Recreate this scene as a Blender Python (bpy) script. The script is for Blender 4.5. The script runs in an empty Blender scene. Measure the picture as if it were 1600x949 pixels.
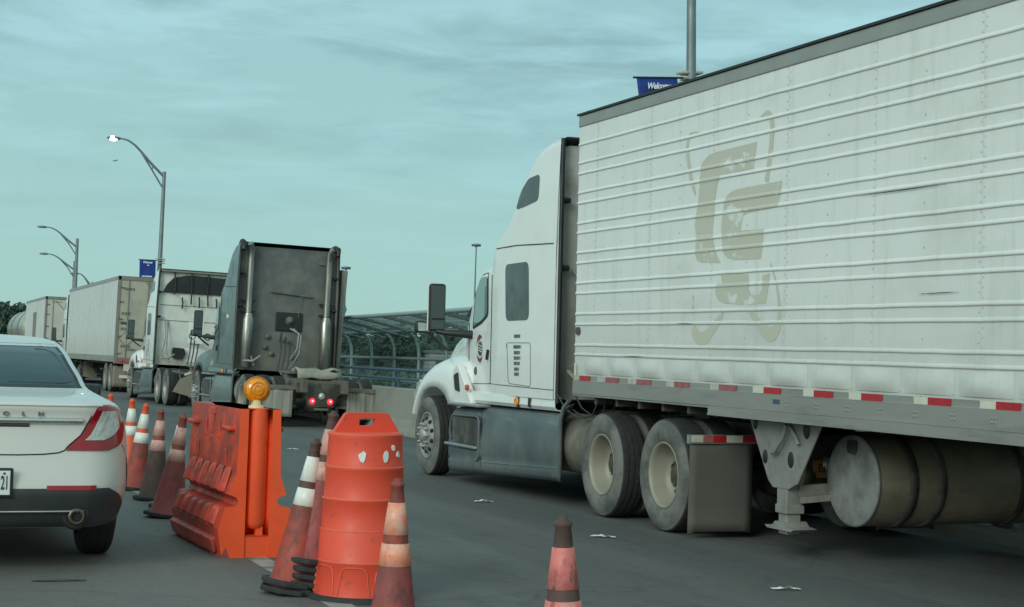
import bpy, bmesh, math, random
from mathutils import Vector, Matrix
R = math.radians
random.seed(7)
scene = bpy.context.scene
COL = scene.collection

# ------------------------------------------------------------ camera
cam_d = bpy.data.cameras.new('camera'); cam = bpy.data.objects.new('camera', cam_d); COL.objects.link(cam)
cam_d.sensor_width = 36.0; cam_d.lens = 36.0*2550/1600; cam_d.clip_start = 0.1; cam_d.clip_end = 3000
cam.matrix_world = Matrix.Translation((0, 0, 1.47)) @ Matrix.Rotation(-R(21.15), 4, 'Z') @ Matrix.Rotation(R(92.095), 4, 'X') @ Matrix.Rotation(R(1.9), 4, 'Z')
scene.camera = cam

# ------------------------------------------------------------ world and sun
SUN_EL, SUN_AZ = R(24), R(228)          # azimuth clockwise from +Y: behind and to the left of the camera
w = bpy.data.worlds.new('World'); scene.world = w; w.use_nodes = True
nt = w.node_tree; nt.nodes.clear()
def WN(t, **k):
    n = nt.nodes.new(t)
    for a, b in k.items(): setattr(n, a, b)
    return n
out = WN('ShaderNodeOutputWorld'); bg = WN('ShaderNodeBackground'); nt.links.new(bg.outputs[0], out.inputs[0])
sky = WN('ShaderNodeTexSky', sky_type='NISHITA'); sky.sun_disc = False; sky.sun_elevation = SUN_EL; sky.sun_rotation = SUN_AZ
tc = WN('ShaderNodeTexCoord'); sep = WN('ShaderNodeSeparateXYZ'); nt.links.new(tc.outputs['Generated'], sep.inputs[0])
def wm(op, a, b=None, clamp=False):
    n = WN('ShaderNodeMath', operation=op); n.use_clamp = clamp
    for i, v in enumerate((a, b)):
        if v is None: continue
        if isinstance(v, (int, float)): n.inputs[i].default_value = v
        else: nt.links.new(v, n.inputs[i])
    return n.outputs[0]
def wmix(f, a, b, bt='MIX'):
    n = WN('ShaderNodeMix', data_type='RGBA', blend_type=bt)
    for i, v in ((0, f), (6, a), (7, b)):
        if isinstance(v, (int, float)): n.inputs[i].default_value = v
        elif isinstance(v, tuple): n.inputs[i].default_value = (*v, 1)
        else: nt.links.new(v, n.inputs[i])
    return n.outputs[2]
den = wm('ADD', wm('MAXIMUM', sep.outputs[2], 0.0), 0.06)
comb = WN('ShaderNodeCombineXYZ')
nt.links.new(wm('DIVIDE', sep.outputs[0], den), comb.inputs[0]); nt.links.new(wm('DIVIDE', sep.outputs[1], den), comb.inputs[1])
nz = WN('ShaderNodeTexNoise'); nz.inputs['Scale'].default_value = 1.5; nz.inputs['Detail'].default_value = 8; nz.inputs['Roughness'].default_value = 0.6; nz.inputs['Distortion'].default_value = 0.7
nt.links.new(comb.outputs[0], nz.inputs['Vector'])
nz2 = WN('ShaderNodeTexNoise'); nz2.inputs['Scale'].default_value = 0.85; nz2.inputs['Detail'].default_value = 4
nt.links.new(comb.outputs[0], nz2.inputs['Vector'])
nz3 = WN('ShaderNodeTexNoise'); nz3.inputs['Scale'].default_value = 7.0; nz3.inputs['Detail'].default_value = 7; nz3.inputs['Roughness'].default_value = 0.62
mp3 = WN('ShaderNodeMapping'); mp3.inputs['Scale'].default_value = (1, 1, 4.5); nt.links.new(tc.outputs['Generated'], mp3.inputs[0]); nt.links.new(mp3.outputs[0], nz3.inputs['Vector'])
nmix = wm('ADD', wm('MULTIPLY', nz.outputs[0], 0.5), wm('MULTIPLY', nz3.outputs[0], 0.5))
cl = wm('MULTIPLY', wm('SUBTRACT', nmix, 0.47), 9.0, True)
cl2 = wm('MULTIPLY', wm('SUBTRACT', wm('ADD', wm('MULTIPLY', nz2.outputs[0], 0.55), wm('MULTIPLY', nz3.outputs[0], 0.45)), 0.475), 11.0, True)
upmask = wm('MULTIPLY', wm('SUBTRACT', sep.outputs[2], 0.06), 7.0, True)
grad = wmix(wm('MULTIPLY', sep.outputs[2], 3.4, True), (0.355, 0.58, 0.545), (0.325, 0.565, 0.61))
dark = wmix(wm('MULTIPLY', wm('MULTIPLY', cl2, upmask), 0.75), grad, (0.215, 0.375, 0.40))
lite = wmix(wm('MULTIPLY', wm('MULTIPLY', cl, wm('ADD', upmask, 0.12)), 0.62), dark, (0.45, 0.73, 0.79))
# physical sky (teal air) under the cloud layer
nish = wmix(1.0, sky.outputs[0], (0.055, 0.075, 0.070), 'MULTIPLY')
skyc = wmix(0.88, nish, lite)
# broad brightening of the cloud deck round the low sun, behind the camera
dotn = WN('ShaderNodeVectorMath', operation='DOT_PRODUCT'); nt.links.new(tc.outputs['Generated'], dotn.inputs[0])
sd = Vector((math.sin(SUN_AZ)*math.cos(SUN_EL), math.cos(SUN_AZ)*math.cos(SUN_EL), math.sin(SUN_EL))); dotn.inputs[1].default_value = sd
glow = wm('POWER', wm('MAXIMUM', dotn.outputs['Value'], 0.0), 2.0)
skyc = wmix(wm('MULTIPLY', glow, 1.0, True), skyc, (0.76, 0.92, 0.86))
nt.links.new(skyc, bg.inputs[0]); bg.inputs[1].default_value = 1.0
sun_d = bpy.data.lights.new('sun', 'SUN'); sun = bpy.data.objects.new('sun', sun_d); COL.objects.link(sun)
sun_d.energy = 1.3; sun_d.angle = R(25); sun_d.color = (0.90, 1.0, 0.93)
sun.rotation_euler = (-sd).to_track_quat('-Z', 'Y').to_euler()
vs = scene.view_settings; vs.view_transform = 'Standard'; vs.look = 'None'; vs.gamma = 1; vs.use_curve_mapping = False; vs.exposure = 0.13
scene.cycles.max_bounces = 6; scene.cycles.use_denoising = True

# ------------------------------------------------------------ materials
MATS = {}
def mat(name, col, rough=0.6, metal=0.0, var=0.0, scale=3.0, dirt=None, dirt_amt=0.0, dirt_scale=2.0, bump=0.0, bump_scale=60.0,
        emit=None, trans=0.0, alpha=1.0, low_dirt=None, coat=0.0, stretch=(1, 1, 1), spec=0.5, scuff=None):
    if name in MATS: return MATS[name]
    m = bpy.data.materials.new(name); m.use_nodes = True; t = m.node_tree; b = t.nodes['Principled BSDF']
    b.inputs['Roughness'].default_value = rough; b.inputs['Metallic'].default_value = metal
    b.inputs['Base Color'].default_value = (*col, 1); b.inputs['Coat Weight'].default_value = coat
    b.inputs['Specular IOR Level'].default_value = spec
    if trans: b.inputs['Transmission Weight'].default_value = trans
    if alpha < 1: b.inputs['Alpha'].default_value = alpha
    if emit: b.inputs['Emission Color'].default_value = (*emit[:3], 1); b.inputs['Emission Strength'].default_value = emit[3]
    tcn = t.nodes.new('ShaderNodeTexCoord'); mp = t.nodes.new('ShaderNodeMapping'); mp.inputs['Scale'].default_value = stretch
    t.links.new(tcn.outputs['Object'], mp.inputs[0]); vec = mp.outputs[0]
    def noise(s, d=6, r=0.6):
        n = t.nodes.new('ShaderNodeTexNoise'); n.inputs['Scale'].default_value = s; n.inputs['Detail'].default_value = d; n.inputs['Roughness'].default_value = r
        t.links.new(vec, n.inputs['Vector']); return n.outputs[0]
    def mix(f, a, c, bt='MIX'):
        n = t.nodes.new('ShaderNodeMix'); n.data_type = 'RGBA'; n.blend_type = bt
        for i, v in ((0, f), (6, a), (7, c)):
            if isinstance(v, (int, float)): n.inputs[i].default_value = v
            elif isinstance(v, tuple): n.inputs[i].default_value = (*v, 1)
            else: t.links.new(v, n.inputs[i])
        return n.outputs[2]
    def rng(v, a, c, lo=0.0, hi=1.0):
        n = t.nodes.new('ShaderNodeMapRange'); t.links.new(v, n.inputs[0])
        for i, q in ((1, a), (2, c), (3, lo), (4, hi)): n.inputs[i].default_value = q
        return n.outputs[0]
    c = col
    if var: c = mix(rng(noise(scale), .3, .7), tuple(x*(1-var) for x in col), tuple(min(1, x*(1+var)) for x in col))
    if dirt and dirt_amt: c = mix(rng(noise(dirt_scale, 8, .68), .62-.3*dirt_amt, .78-.3*dirt_amt, 0, min(1, dirt_amt*1.2)), c, dirt)
    if scuff:
        scol, st, lo_, hi_, amt_, sc_ = scuff              # rubs, scrapes and run-off streaks
        m2 = t.nodes.new('ShaderNodeMapping'); m2.inputs['Scale'].default_value = st; t.links.new(tcn.outputs['Object'], m2.inputs[0])
        n2 = t.nodes.new('ShaderNodeTexNoise'); n2.inputs['Scale'].default_value = sc_; n2.inputs['Detail'].default_value = 10; n2.inputs['Roughness'].default_value = .72; t.links.new(m2.outputs[0], n2.inputs['Vector'])
        c = mix(rng(n2.outputs[0], lo_, hi_, 0, amt_), c, scol)
    if low_dirt:
        dcol, z0, z1, amt = low_dirt                       # dust and road film settled low on the thing
        s = t.nodes.new('ShaderNodeSeparateXYZ'); t.links.new(tcn.outputs['Object'], s.inputs[0])
        g_ = rng(s.outputs[2], z0, z1, amt, 0)
        mm = t.nodes.new('ShaderNodeMath'); mm.operation = 'MULTIPLY'; t.links.new(g_, mm.inputs[0]); t.links.new(rng(noise(2.5, 8, .7), .3, .6, .45, 1), mm.inputs[1])
        c = mix(mm.outputs[0], c, dcol)
    if not isinstance(c, tuple): t.links.new(c, b.inputs['Base Color'])
    if var or dirt:
        t.links.new(rng(noise(scale*1.7), .3, .7, max(0, rough-.1), min(1, rough+.12)), b.inputs['Roughness'])
    if bump:
        bn = t.nodes.new('ShaderNodeBump'); bn.inputs['Strength'].default_value = bump; bn.inputs['Distance'].default_value = 0.01
        t.links.new(noise(bump_scale), bn.inputs['Height']); t.links.new(bn.outputs[0], b.inputs['Normal'])
    MATS[name] = m; return m
DUST = (0.26, 0.235, 0.185); GRIME = (0.10, 0.092, 0.075)
M = dict(
 asphalt=None,
 trailer=mat('trailer_white', (0.74, 0.75, 0.72), .42, var=.04, scale=1.2, dirt=(0.50, 0.49, 0.42), dirt_amt=.30, dirt_scale=.9, low_dirt=((0.34, .34, .29), 1.3, 2.3, .55), bump=.3, bump_scale=1.6, stretch=(1, .6, 1), scuff=((.42, .41, .35), (1, 1, .10), .52, .70, .35, 7)),
 rail=mat('rail_aluminium', (0.29, 0.285, 0.26), .5, .2, var=.12, scale=1.5, dirt=GRIME, dirt_amt=.35, stretch=(1, .4, 3)),
 roofrail=mat('rail_grey', (0.31, 0.315, 0.30), .5, .2, var=.08),
 rivet=mat('rivet_metal', (0.52, 0.53, 0.52), .5, .1),
 faded=None,
 red=mat('reflective_red', (0.42, 0.018, 0.025), .35, var=.1, scale=20), redold=mat('reflective_red_worn', (0.32, 0.10, 0.10), .5, var=.2, scale=15),
 white=mat('reflective_white', (0.62, 0.60, 0.50), .4, var=.08, scale=20), whiteold=mat('reflective_white_worn', (0.45, .43, .37), .5, var=.2, scale=15),
 cab=mat('cab_white', (0.80, 0.80, 0.77), .32, var=.03, coat=.3, low_dirt=((0.55, .54, .49), 0.9, 1.6, .3)),
 cabback=mat('cab_back_dirty', (0.50, 0.50, 0.46), .6, var=.1, dirt=DUST, dirt_amt=.5, low_dirt=((0.16, .15, .12), 1.0, 2.6, .9)),
 cabback2=mat('cab_back_white', (0.66, 0.66, 0.60), .5, var=.08, dirt=DUST, dirt_amt=.35, low_dirt=((0.3, .28, .22), 1.0, 1.9, .7)),
 fairing=mat('fairing_grey', (0.085, 0.10, 0.105), .45, var=.2, scale=1.2, dirt=(0.17, .18, .17), dirt_amt=.45, dirt_scale=1.5, scuff=((.22, .235, .23), (1, .25, 2), .56, .70, .5, 5)),
 step=mat('step_alloy', (0.34, 0.36, 0.36), .4, .5, var=.15),
 black=mat('black_plastic', (0.018, 0.02, 0.02), .5, var=.3), blackmetal=mat('black_chassis', (0.05, 0.047, 0.04), .6, var=.4, dirt=(.15, .135, .105), dirt_amt=.5, dirt_scale=3),
 frame=mat('chassis_dusty', (0.12, 0.11, 0.09), .7, var=.3, dirt=(0.22, .2, .155), dirt_amt=.5, dirt_scale=4),
 tyre=mat('tyre_rubber', (0.085, 0.086, 0.08), .85, var=.2, dirt=(0.19, .185, .165), dirt_amt=.7, dirt_scale=2.5, bump=.4, bump_scale=40),
 tread=mat('tyre_tread', (0.028, 0.029, 0.028), .9, var=.3, scale=12, bump=.9, bump_scale=45),
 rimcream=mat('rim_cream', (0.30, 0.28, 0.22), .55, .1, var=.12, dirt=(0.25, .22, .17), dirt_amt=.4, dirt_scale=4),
 rimalloy=mat('rim_alloy', (0.36, 0.355, 0.33), .5, .4, var=.2, scale=6, dirt=DUST, dirt_amt=.4, dirt_scale=5),
 hub=mat('hub_rusty', (0.09, 0.075, 0.055), .7, .2, var=.4, scale=10), chrome=mat('chrome_dull', (0.62, 0.62, 0.58), .22, .95, var=.15),
 stack=mat('exhaust_chrome', (0.36, 0.345, 0.31), .34, .9, var=.3, scale=3, dirt=(0.13, .12, .10), dirt_amt=.4, stretch=(3, 3, .5)),
 darkglass=mat('dark_window', (0.075, 0.095, 0.095), .22, var=.1, spec=.3), glass=mat('green_glass', (0.16, 0.27, 0.25), .06, spec=.9),
 amber=mat('amber_lens', (0.90, 0.29, 0.008), .15, coat=.6, var=.25, scale=40), markerred=mat('marker_red', (0.55, 0.06, 0.02), .3),
 hose=mat('grey_hose', (0.26, 0.26, 0.23), .6, var=.2), gladhose=mat('dark_hose', (0.05, 0.05, 0.05), .6),
 flap=mat('mudflap_rubber', (0.105, 0.100, 0.085), .85, var=.15, dirt=(0.08, .078, .068), dirt_amt=.5, dirt_scale=3, low_dirt=((0.16, .15, .12), .05, .3, .6), bump=.3, bump_scale=25),
 flaptan=mat('mudflap_tan', (0.24, 0.22, 0.165), .85, var=.12, dirt=(0.14, .13, .10), dirt_amt=.35, bump=.3, bump_scale=25),
 flapstreak=mat('mudflap_streaked', (0.27, 0.26, 0.22), .85, var=.45, scale=9, stretch=(3, 1, .12)),
 tank=mat('brown_tank', (0.24, 0.205, 0.145), .5, .15, var=.25, scale=2, dirt=(0.07, .062, .05), dirt_amt=.5, dirt_scale=2.2, stretch=(.6, 1, 1)),
 tankcap=mat('tank_end', (0.27, 0.275, 0.26), .7, .1, var=.25, scale=5, dirt=(0.13, .115, .09), dirt_amt=.5, dirt_scale=4),
 gear=mat('landing_gear_grey', (0.27, 0.265, 0.24), .6, .2, var=.12, scale=4, dirt=GRIME, dirt_amt=.35, dirt_scale=5),
 orange=mat('barrier_orange', (0.92, 0.10, 0.028), .42, var=.10, scale=3, dirt=(0.55, .07, .03), dirt_amt=.25, dirt_scale=2.2, bump=.15, bump_scale=20, scuff=((.16, .05, .035), (1, 1, 1.5), .60, .68, .6, 7)),
 orangeside=mat('barrier_orange_scuffed', (0.80, 0.078, 0.033), .5, var=.12, scale=4, dirt=(0.36, .055, .035), dirt_amt=.75, dirt_scale=2.6, bump=.2, bump_scale=20, scuff=((.10, .045, .04), (1, .5, 2.5), .55, .66, .6, 6)),
 drum=mat('drum_orange', (0.76, 0.075, 0.035), .5, var=.07, scale=3, dirt=(0.52, .065, .04), dirt_amt=.35, dirt_scale=3, bump=.1, bump_scale=12, scuff=((.20, .06, .045), (1, 1, 1.2), .58, .68, .55, 9)),
 cone=mat('cone_orange', (0.72, 0.10, 0.035), .55, var=.12, scale=5, dirt=(0.30, .06, .04), dirt_amt=.25),
 conedirty=mat('cone_dirty_red', (0.36, 0.055, 0.035), .65, var=.2, scale=6, dirt=(0.10, .055, .045), dirt_amt=.6, dirt_scale=5, scuff=((.07, .04, .035), (1, 1, .4), .54, .62, .6, 14)),
 conegrey=mat('cone_sooty_brown', (0.085, 0.05, 0.042), .7, var=.3, scale=8, dirt=(0.15, .045, .035), dirt_amt=.4, dirt_scale=6),
 conemaroon=mat('cone_maroon', (0.30, 0.06, 0.055), .65, var=.2, scale=6, dirt=(0.15, .07, .06), dirt_amt=.5, dirt_scale=5, scuff=((.06, .04, .038), (1, 1, .4), .52, .62, .6, 14)),
 band=mat('cone_band_white', (0.74, 0.74, 0.68), .4, var=.1, scale=9, scuff=((.40, .33, .28), (1, 1, .3), .52, .66, .6, 14)), bandpink=mat('cone_band_pinkish', (0.62, 0.36, 0.31), .5, var=.15, scale=8, dirt=(0.45, .12, .09), dirt_amt=.45, dirt_scale=7, scuff=((.20, .09, .08), (1, 1, .35), .54, .64, .6, 16)),
 bandred=mat('cone_band_rosy', (0.62, 0.16, 0.14), .5, var=.2, scale=10, dirt=(0.62, .42, .38), dirt_amt=.4, dirt_scale=9, scuff=((.16, .05, .05), (1, 1, .3), .54, .62, .7, 16)), bandorange=mat('cone_band_orange', (0.80, 0.26, 0.15), .45, var=.1, scale=9, dirt=(0.72, .58, .50), dirt_amt=.5, dirt_scale=8, scuff=((.40, .12, .09), (1, 1, .35), .54, .64, .6, 16)),
 conebase=mat('cone_base_rubber', (0.022, 0.026, 0.027), .8, var=.3, scale=10, bump=.3),
 cream=mat('lamp_socket_cream', (0.68, 0.58, 0.32), .5),
 carpaint=mat('car_paint_pearl', (0.65, 0.625, 0.58), .30, .0, coat=.5, low_dirt=((0.48, .44, .39), .45, .9, .35)),
 carglass=mat('car_glass', (0.018, 0.042, 0.046), .06, spec=.4), carblack=mat('car_valance', (0.042, 0.045, 0.045), .42, var=.2),
 lamp_red=mat('tail_lamp_red', (0.30, 0.003, 0.012), .15, coat=.5), lamp_clear=mat('tail_lamp_clear', (0.55, 0.57, 0.55), .15, .2, coat=1, var=.25, scale=30),
 cartyre=mat('car_tyre', (0.02, 0.021, 0.021), .85, bump=.4), exhaust=mat('exhaust_tip', (0.14, 0.12, 0.09), .4, .8),
 seam=mat('panel_seam', (0.01, 0.01, 0.01), .7), plate=mat('plate_white', (0.72, 0.74, 0.70), .45), ink=mat('dark_ink', (0.03, 0.035, 0.035), .6),
 greycab=mat('cab_slate', (0.11, 0.145, 0.145), .38, var=.12, dirt=(0.15, .16, .145), dirt_amt=.3, low_dirt=((0.16, .16, .14), .9, 1.8, .5), coat=.15),
 greyback=mat('cab_back_slate', (0.11, 0.12, 0.116), .65, var=.15, scale=2, dirt=(0.20, .19, .16), dirt_amt=.5, dirt_scale=2.0, low_dirt=((0.19, .175, .14), 1.0, 3.0, .8)),
 extender=mat('extender_dusty', (0.21, 0.2, 0.17), .6, var=.15, dirt=GRIME, dirt_amt=.3),
 taillight=mat('tail_light_lit', (0.8, 0.02, 0.03), .3, emit=(1, .02, .03, 1.6)), redoff=mat('tail_light_red', (0.42, 0.02, 0.02), .3), tailcore=mat('tail_light_core', (1, .4, .4), .3, emit=(1, .25, .25, 2.5)),
 lamplit=mat('street_lamp_lit', (1, 1, 1), .3, emit=(0.95, 1, 1, 5.0)),
 galv=mat('galvanised_steel', (0.20, 0.235, 0.235), .5, .5, var=.12), galvdark=mat('galvanised_far', (0.16, 0.20, 0.20), .55, .3),
 banner=mat('banner_blue', (0.008, 0.035, 0.20), .7, var=.08), bannertext=mat('banner_white', (0.72, 0.76, 0.78), .7), clampsteel=mat('banner_clamp', (0.46, 0.42, 0.34), .4, .6),
 concrete=mat('parapet_concrete', (0.24, 0.235, 0.205), .9, var=.12, scale=.8, dirt=(0.15, .145, .125), dirt_amt=.4, dirt_scale=1.2, bump=.3, bump_scale=30, stretch=(1, .5, 1)),
 bluerail=mat('rail_blue', (0.06, 0.11, 0.145), .5, .2, var=.12), fence=mat('fence_steel', (0.30, 0.38, 0.365), .6, .2), wire=mat('fence_wire', (0.10, 0.15, 0.145), .7),
 leaf=None,
 box=mat('van_body', (0.62, 0.64, 0.61), .5, var=.05, dirt=(0.44, .45, .40), dirt_amt=.3, dirt_scale=.8, low_dirt=((0.33, .32, .26), 1.0, 2.2, .5), stretch=(1, 1, .5)),
 boxdoor=mat('van_door_tan', (0.40, 0.37, 0.29), .65, var=.12, scale=1.5, dirt=(0.25, .22, .165), dirt_amt=.4, dirt_scale=1.8),
 boxdoorpale=mat('van_door_pale', (0.50, 0.49, 0.42), .6, var=.08, scale=1.5, dirt=(0.32, .29, .22), dirt_amt=.25, dirt_scale=1.8),
 boxframe=mat('van_frame', (0.21, 0.195, 0.165), .6, var=.15), doorstain=mat('van_door_stain', (0.26, 0.23, 0.175), .8, var=.1),
 tankercream=mat('tanker_cream', (0.46, 0.44, 0.37), .35, .5, var=.1),
 paper=mat('litter_paper', (0.72, 0.74, 0.72), .8), towerwhite=mat('water_tower_paint', (0.36, 0.42, 0.41), .6), bird=mat('bird_grey', (0.22, 0.27, 0.27), .8),
 farwall=mat('far_wall', (0.34, 0.37, 0.36), .8, var=.1), farroof=mat('far_roof', (0.2, 0.22, 0.22), .8), bark=mat('bark', (0.09, 0.075, 0.06), .9, var=.2),
 emblem=mat('emblem_maroon', (0.22, 0.03, 0.045), .5), emblemdark=mat('emblem_slate', (0.07, 0.08, 0.09), .5), textgrey=mat('decal_grey', (0.12, 0.13, 0.125), .6),
 blanket=mat('crumpled_tarp', (0.33, 0.31, 0.25), .8, var=.2), yellowplate=mat('plate_orange', (0.42, 0.20, 0.06), .5, var=.1), skin=None)

def asphalt():
    m = bpy.data.materials.new('road_asphalt'); m.use_nodes = True; t = m.node_tree; b = t.nodes['Principled BSDF']; L = t.links.new
    tcn = t.nodes.new('ShaderNodeTexCoord')
    def noise(s, d, st=(1, 1, 1), r=.6):
        mp = t.nodes.new('ShaderNodeMapping'); mp.inputs['Scale'].default_value = st; L(tcn.outputs['Object'], mp.inputs[0])
        n = t.nodes.new('ShaderNodeTexNoise'); n.inputs['Scale'].default_value = s; n.inputs['Detail'].default_value = d; n.inputs['Roughness'].default_value = r; L(mp.outputs[0], n.inputs['Vector']); return n.outputs[0]
    def rng(v, a, c, lo, hi):
        n = t.nodes.new('ShaderNodeMapRange'); L(v, n.inputs[0])
        for i, q in ((1, a), (2, c), (3, lo), (4, hi)): n.inputs[i].default_value = q
        return n.outputs[0]
    def mix(f, a, c, bt='MIX'):
        n = t.nodes.new('ShaderNodeMix'); n.data_type = 'RGBA'; n.blend_type = bt
        for i, v in ((0, f), (6, a), (7, c)):
            if isinstance(v, float): n.inputs[i].default_value = v
            elif isinstance(v, tuple): n.inputs[i].default_value = (*v, 1)
            else: L(v, n.inputs[i])
        return n.outputs[2]
    s = t.nodes.new('ShaderNodeSeparateXYZ'); L(tcn.outputs['Object'], s.inputs[0])
    lane = rng(s.outputs[0], 2.3, 2.75, 0, 1)
    c = mix(lane, (0.165, .160, .146), (0.115, .118, .113))
    c = mix(rng(noise(.5, 5, (1.4, .22, 1)), .42, .68, 0, .75), c, mix(lane, (0.115, .113, .103), (0.070, .073, .072)))   # oil and tyre-darkened streaks
    c = mix(rng(noise(1.6, 6, (1, .12, 1)), .5, .75, 0, .6), c, mix(lane, (0.19, .185, .165), (0.14, .14, .13)))
    c = mix(rng(noise(2.2, 7, (1, .6, 1), .72), .56, .66, 0, .45), c, mix(lane, (0.095, .092, .084), (0.05, .052, .05)))
    c = mix(rng(noise(.35, 3, (1.6, .1, 1)), .5, .62, 0, .55), c, mix(lane, (0.12, .118, .107), (0.048, .051, .051)))
    c = mix(rng(noise(90, 3), .35, .7, 0, .45), c, (0.15, .15, .14)); c = mix(rng(noise(60, 2), .5, .7, 0, .4), c, (0.03, .03, .03))
    c = mix(rng(noise(14, 6, (1, .5, 1), .75), .5, .72, 0, .5), c, mix(lane, (0.17, .165, .15), (0.125, .125, .118)))
    c = mix(rng(noise(9, 6, (1, .35, 1), .75), .54, .70, 0, .5), c, mix(lane, (0.09, .088, .08), (0.05, .052, .051)))
    vo = t.nodes.new('ShaderNodeTexVoronoi'); vo.feature = 'DISTANCE_TO_EDGE'; vo.inputs['Scale'].default_value = .42
    wv = t.nodes.new('ShaderNodeTexNoise'); wv.inputs['Scale'].default_value = 1.3; wv.inputs['Detail'].default_value = 6; L(tcn.outputs['Object'], wv.inputs['Vector'])
    ad = t.nodes.new('ShaderNodeMix'); ad.data_type = 'VECTOR'; ad.inputs[0].default_value = .35; L(tcn.outputs['Object'], ad.inputs[4]); L(wv.outputs['Color'], ad.inputs[5]); L(ad.outputs[1], vo.inputs['Vector'])
    c = mix(rng(vo.outputs['Distance'], .001, .005, .28, 0), c, (0.028, .03, .03))
    L(c, b.inputs['Base Color']); L(rng(noise(1.2, 5, (1, .2, 1)), .3, .7, .62, .9), b.inputs['Roughness']); b.inputs['Specular IOR Level'].default_value = .35
    bn = t.nodes.new('ShaderNodeBump'); bn.inputs['Strength'].default_value = .5; bn.inputs['Distance'].default_value = .004; L(noise(120, 3), bn.inputs['Height']); L(bn.outputs[0], b.inputs['Normal'])
    return m
M['asphalt'] = asphalt()
def two_tone(name, a, bcol, scale, lo, hi, rough=.6, stretch=(1, 1, 1)):
    m = bpy.data.materials.new(name); m.use_nodes = True; t = m.node_tree; b = t.nodes['Principled BSDF']; L = t.links.new
    tcn = t.nodes.new('ShaderNodeTexCoord'); mp = t.nodes.new('ShaderNodeMapping'); mp.inputs['Scale'].default_value = stretch; L(tcn.outputs['Object'], mp.inputs[0])
    n = t.nodes.new('ShaderNodeTexNoise'); n.inputs['Scale'].default_value = scale; n.inputs['Detail'].default_value = 9; n.inputs['Roughness'].default_value = .7; L(mp.outputs[0], n.inputs['Vector'])
    r_ = t.nodes.new('ShaderNodeMapRange'); L(n.outputs[0], r_.inputs[0]); r_.inputs[1].default_value = lo; r_.inputs[2].default_value = hi
    x = t.nodes.new('ShaderNodeMix'); x.data_type = 'RGBA'; L(r_.outputs[0], x.inputs[0]); x.inputs[6].default_value = (*a, 1); x.inputs[7].default_value = (*bcol, 1); L(x.outputs[2], b.inputs['Base Color'])
    b.inputs['Roughness'].default_value = rough; return m
M['faded'] = two_tone('faded_logo', (0.545, .525, .435), (0.70, .71, .67), 2.6, .575, .62, .5, (1, 1, 1.6))
M['line'] = two_tone('worn_line_paint', (0.34, .34, .31), (0.11, .11, .10), 3.0, .42, .60, .8)
M['leaf'] = two_tone('leaf_dark', (0.04, .078, .058), (0.058, .10, .07), .35, .4, .6, .7)  # the two greens kept close in tone, distance haze put into the colour
M['leafb'] = two_tone('leaf_olive', (0.045, .065, .03), (0.09, .11, .055), .5, .4, .6, .7)
M['grass'] = two_tone('grass_bank', (0.06, .08, .04), (0.12, .12, .07), .05, .4, .6, .9)

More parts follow.
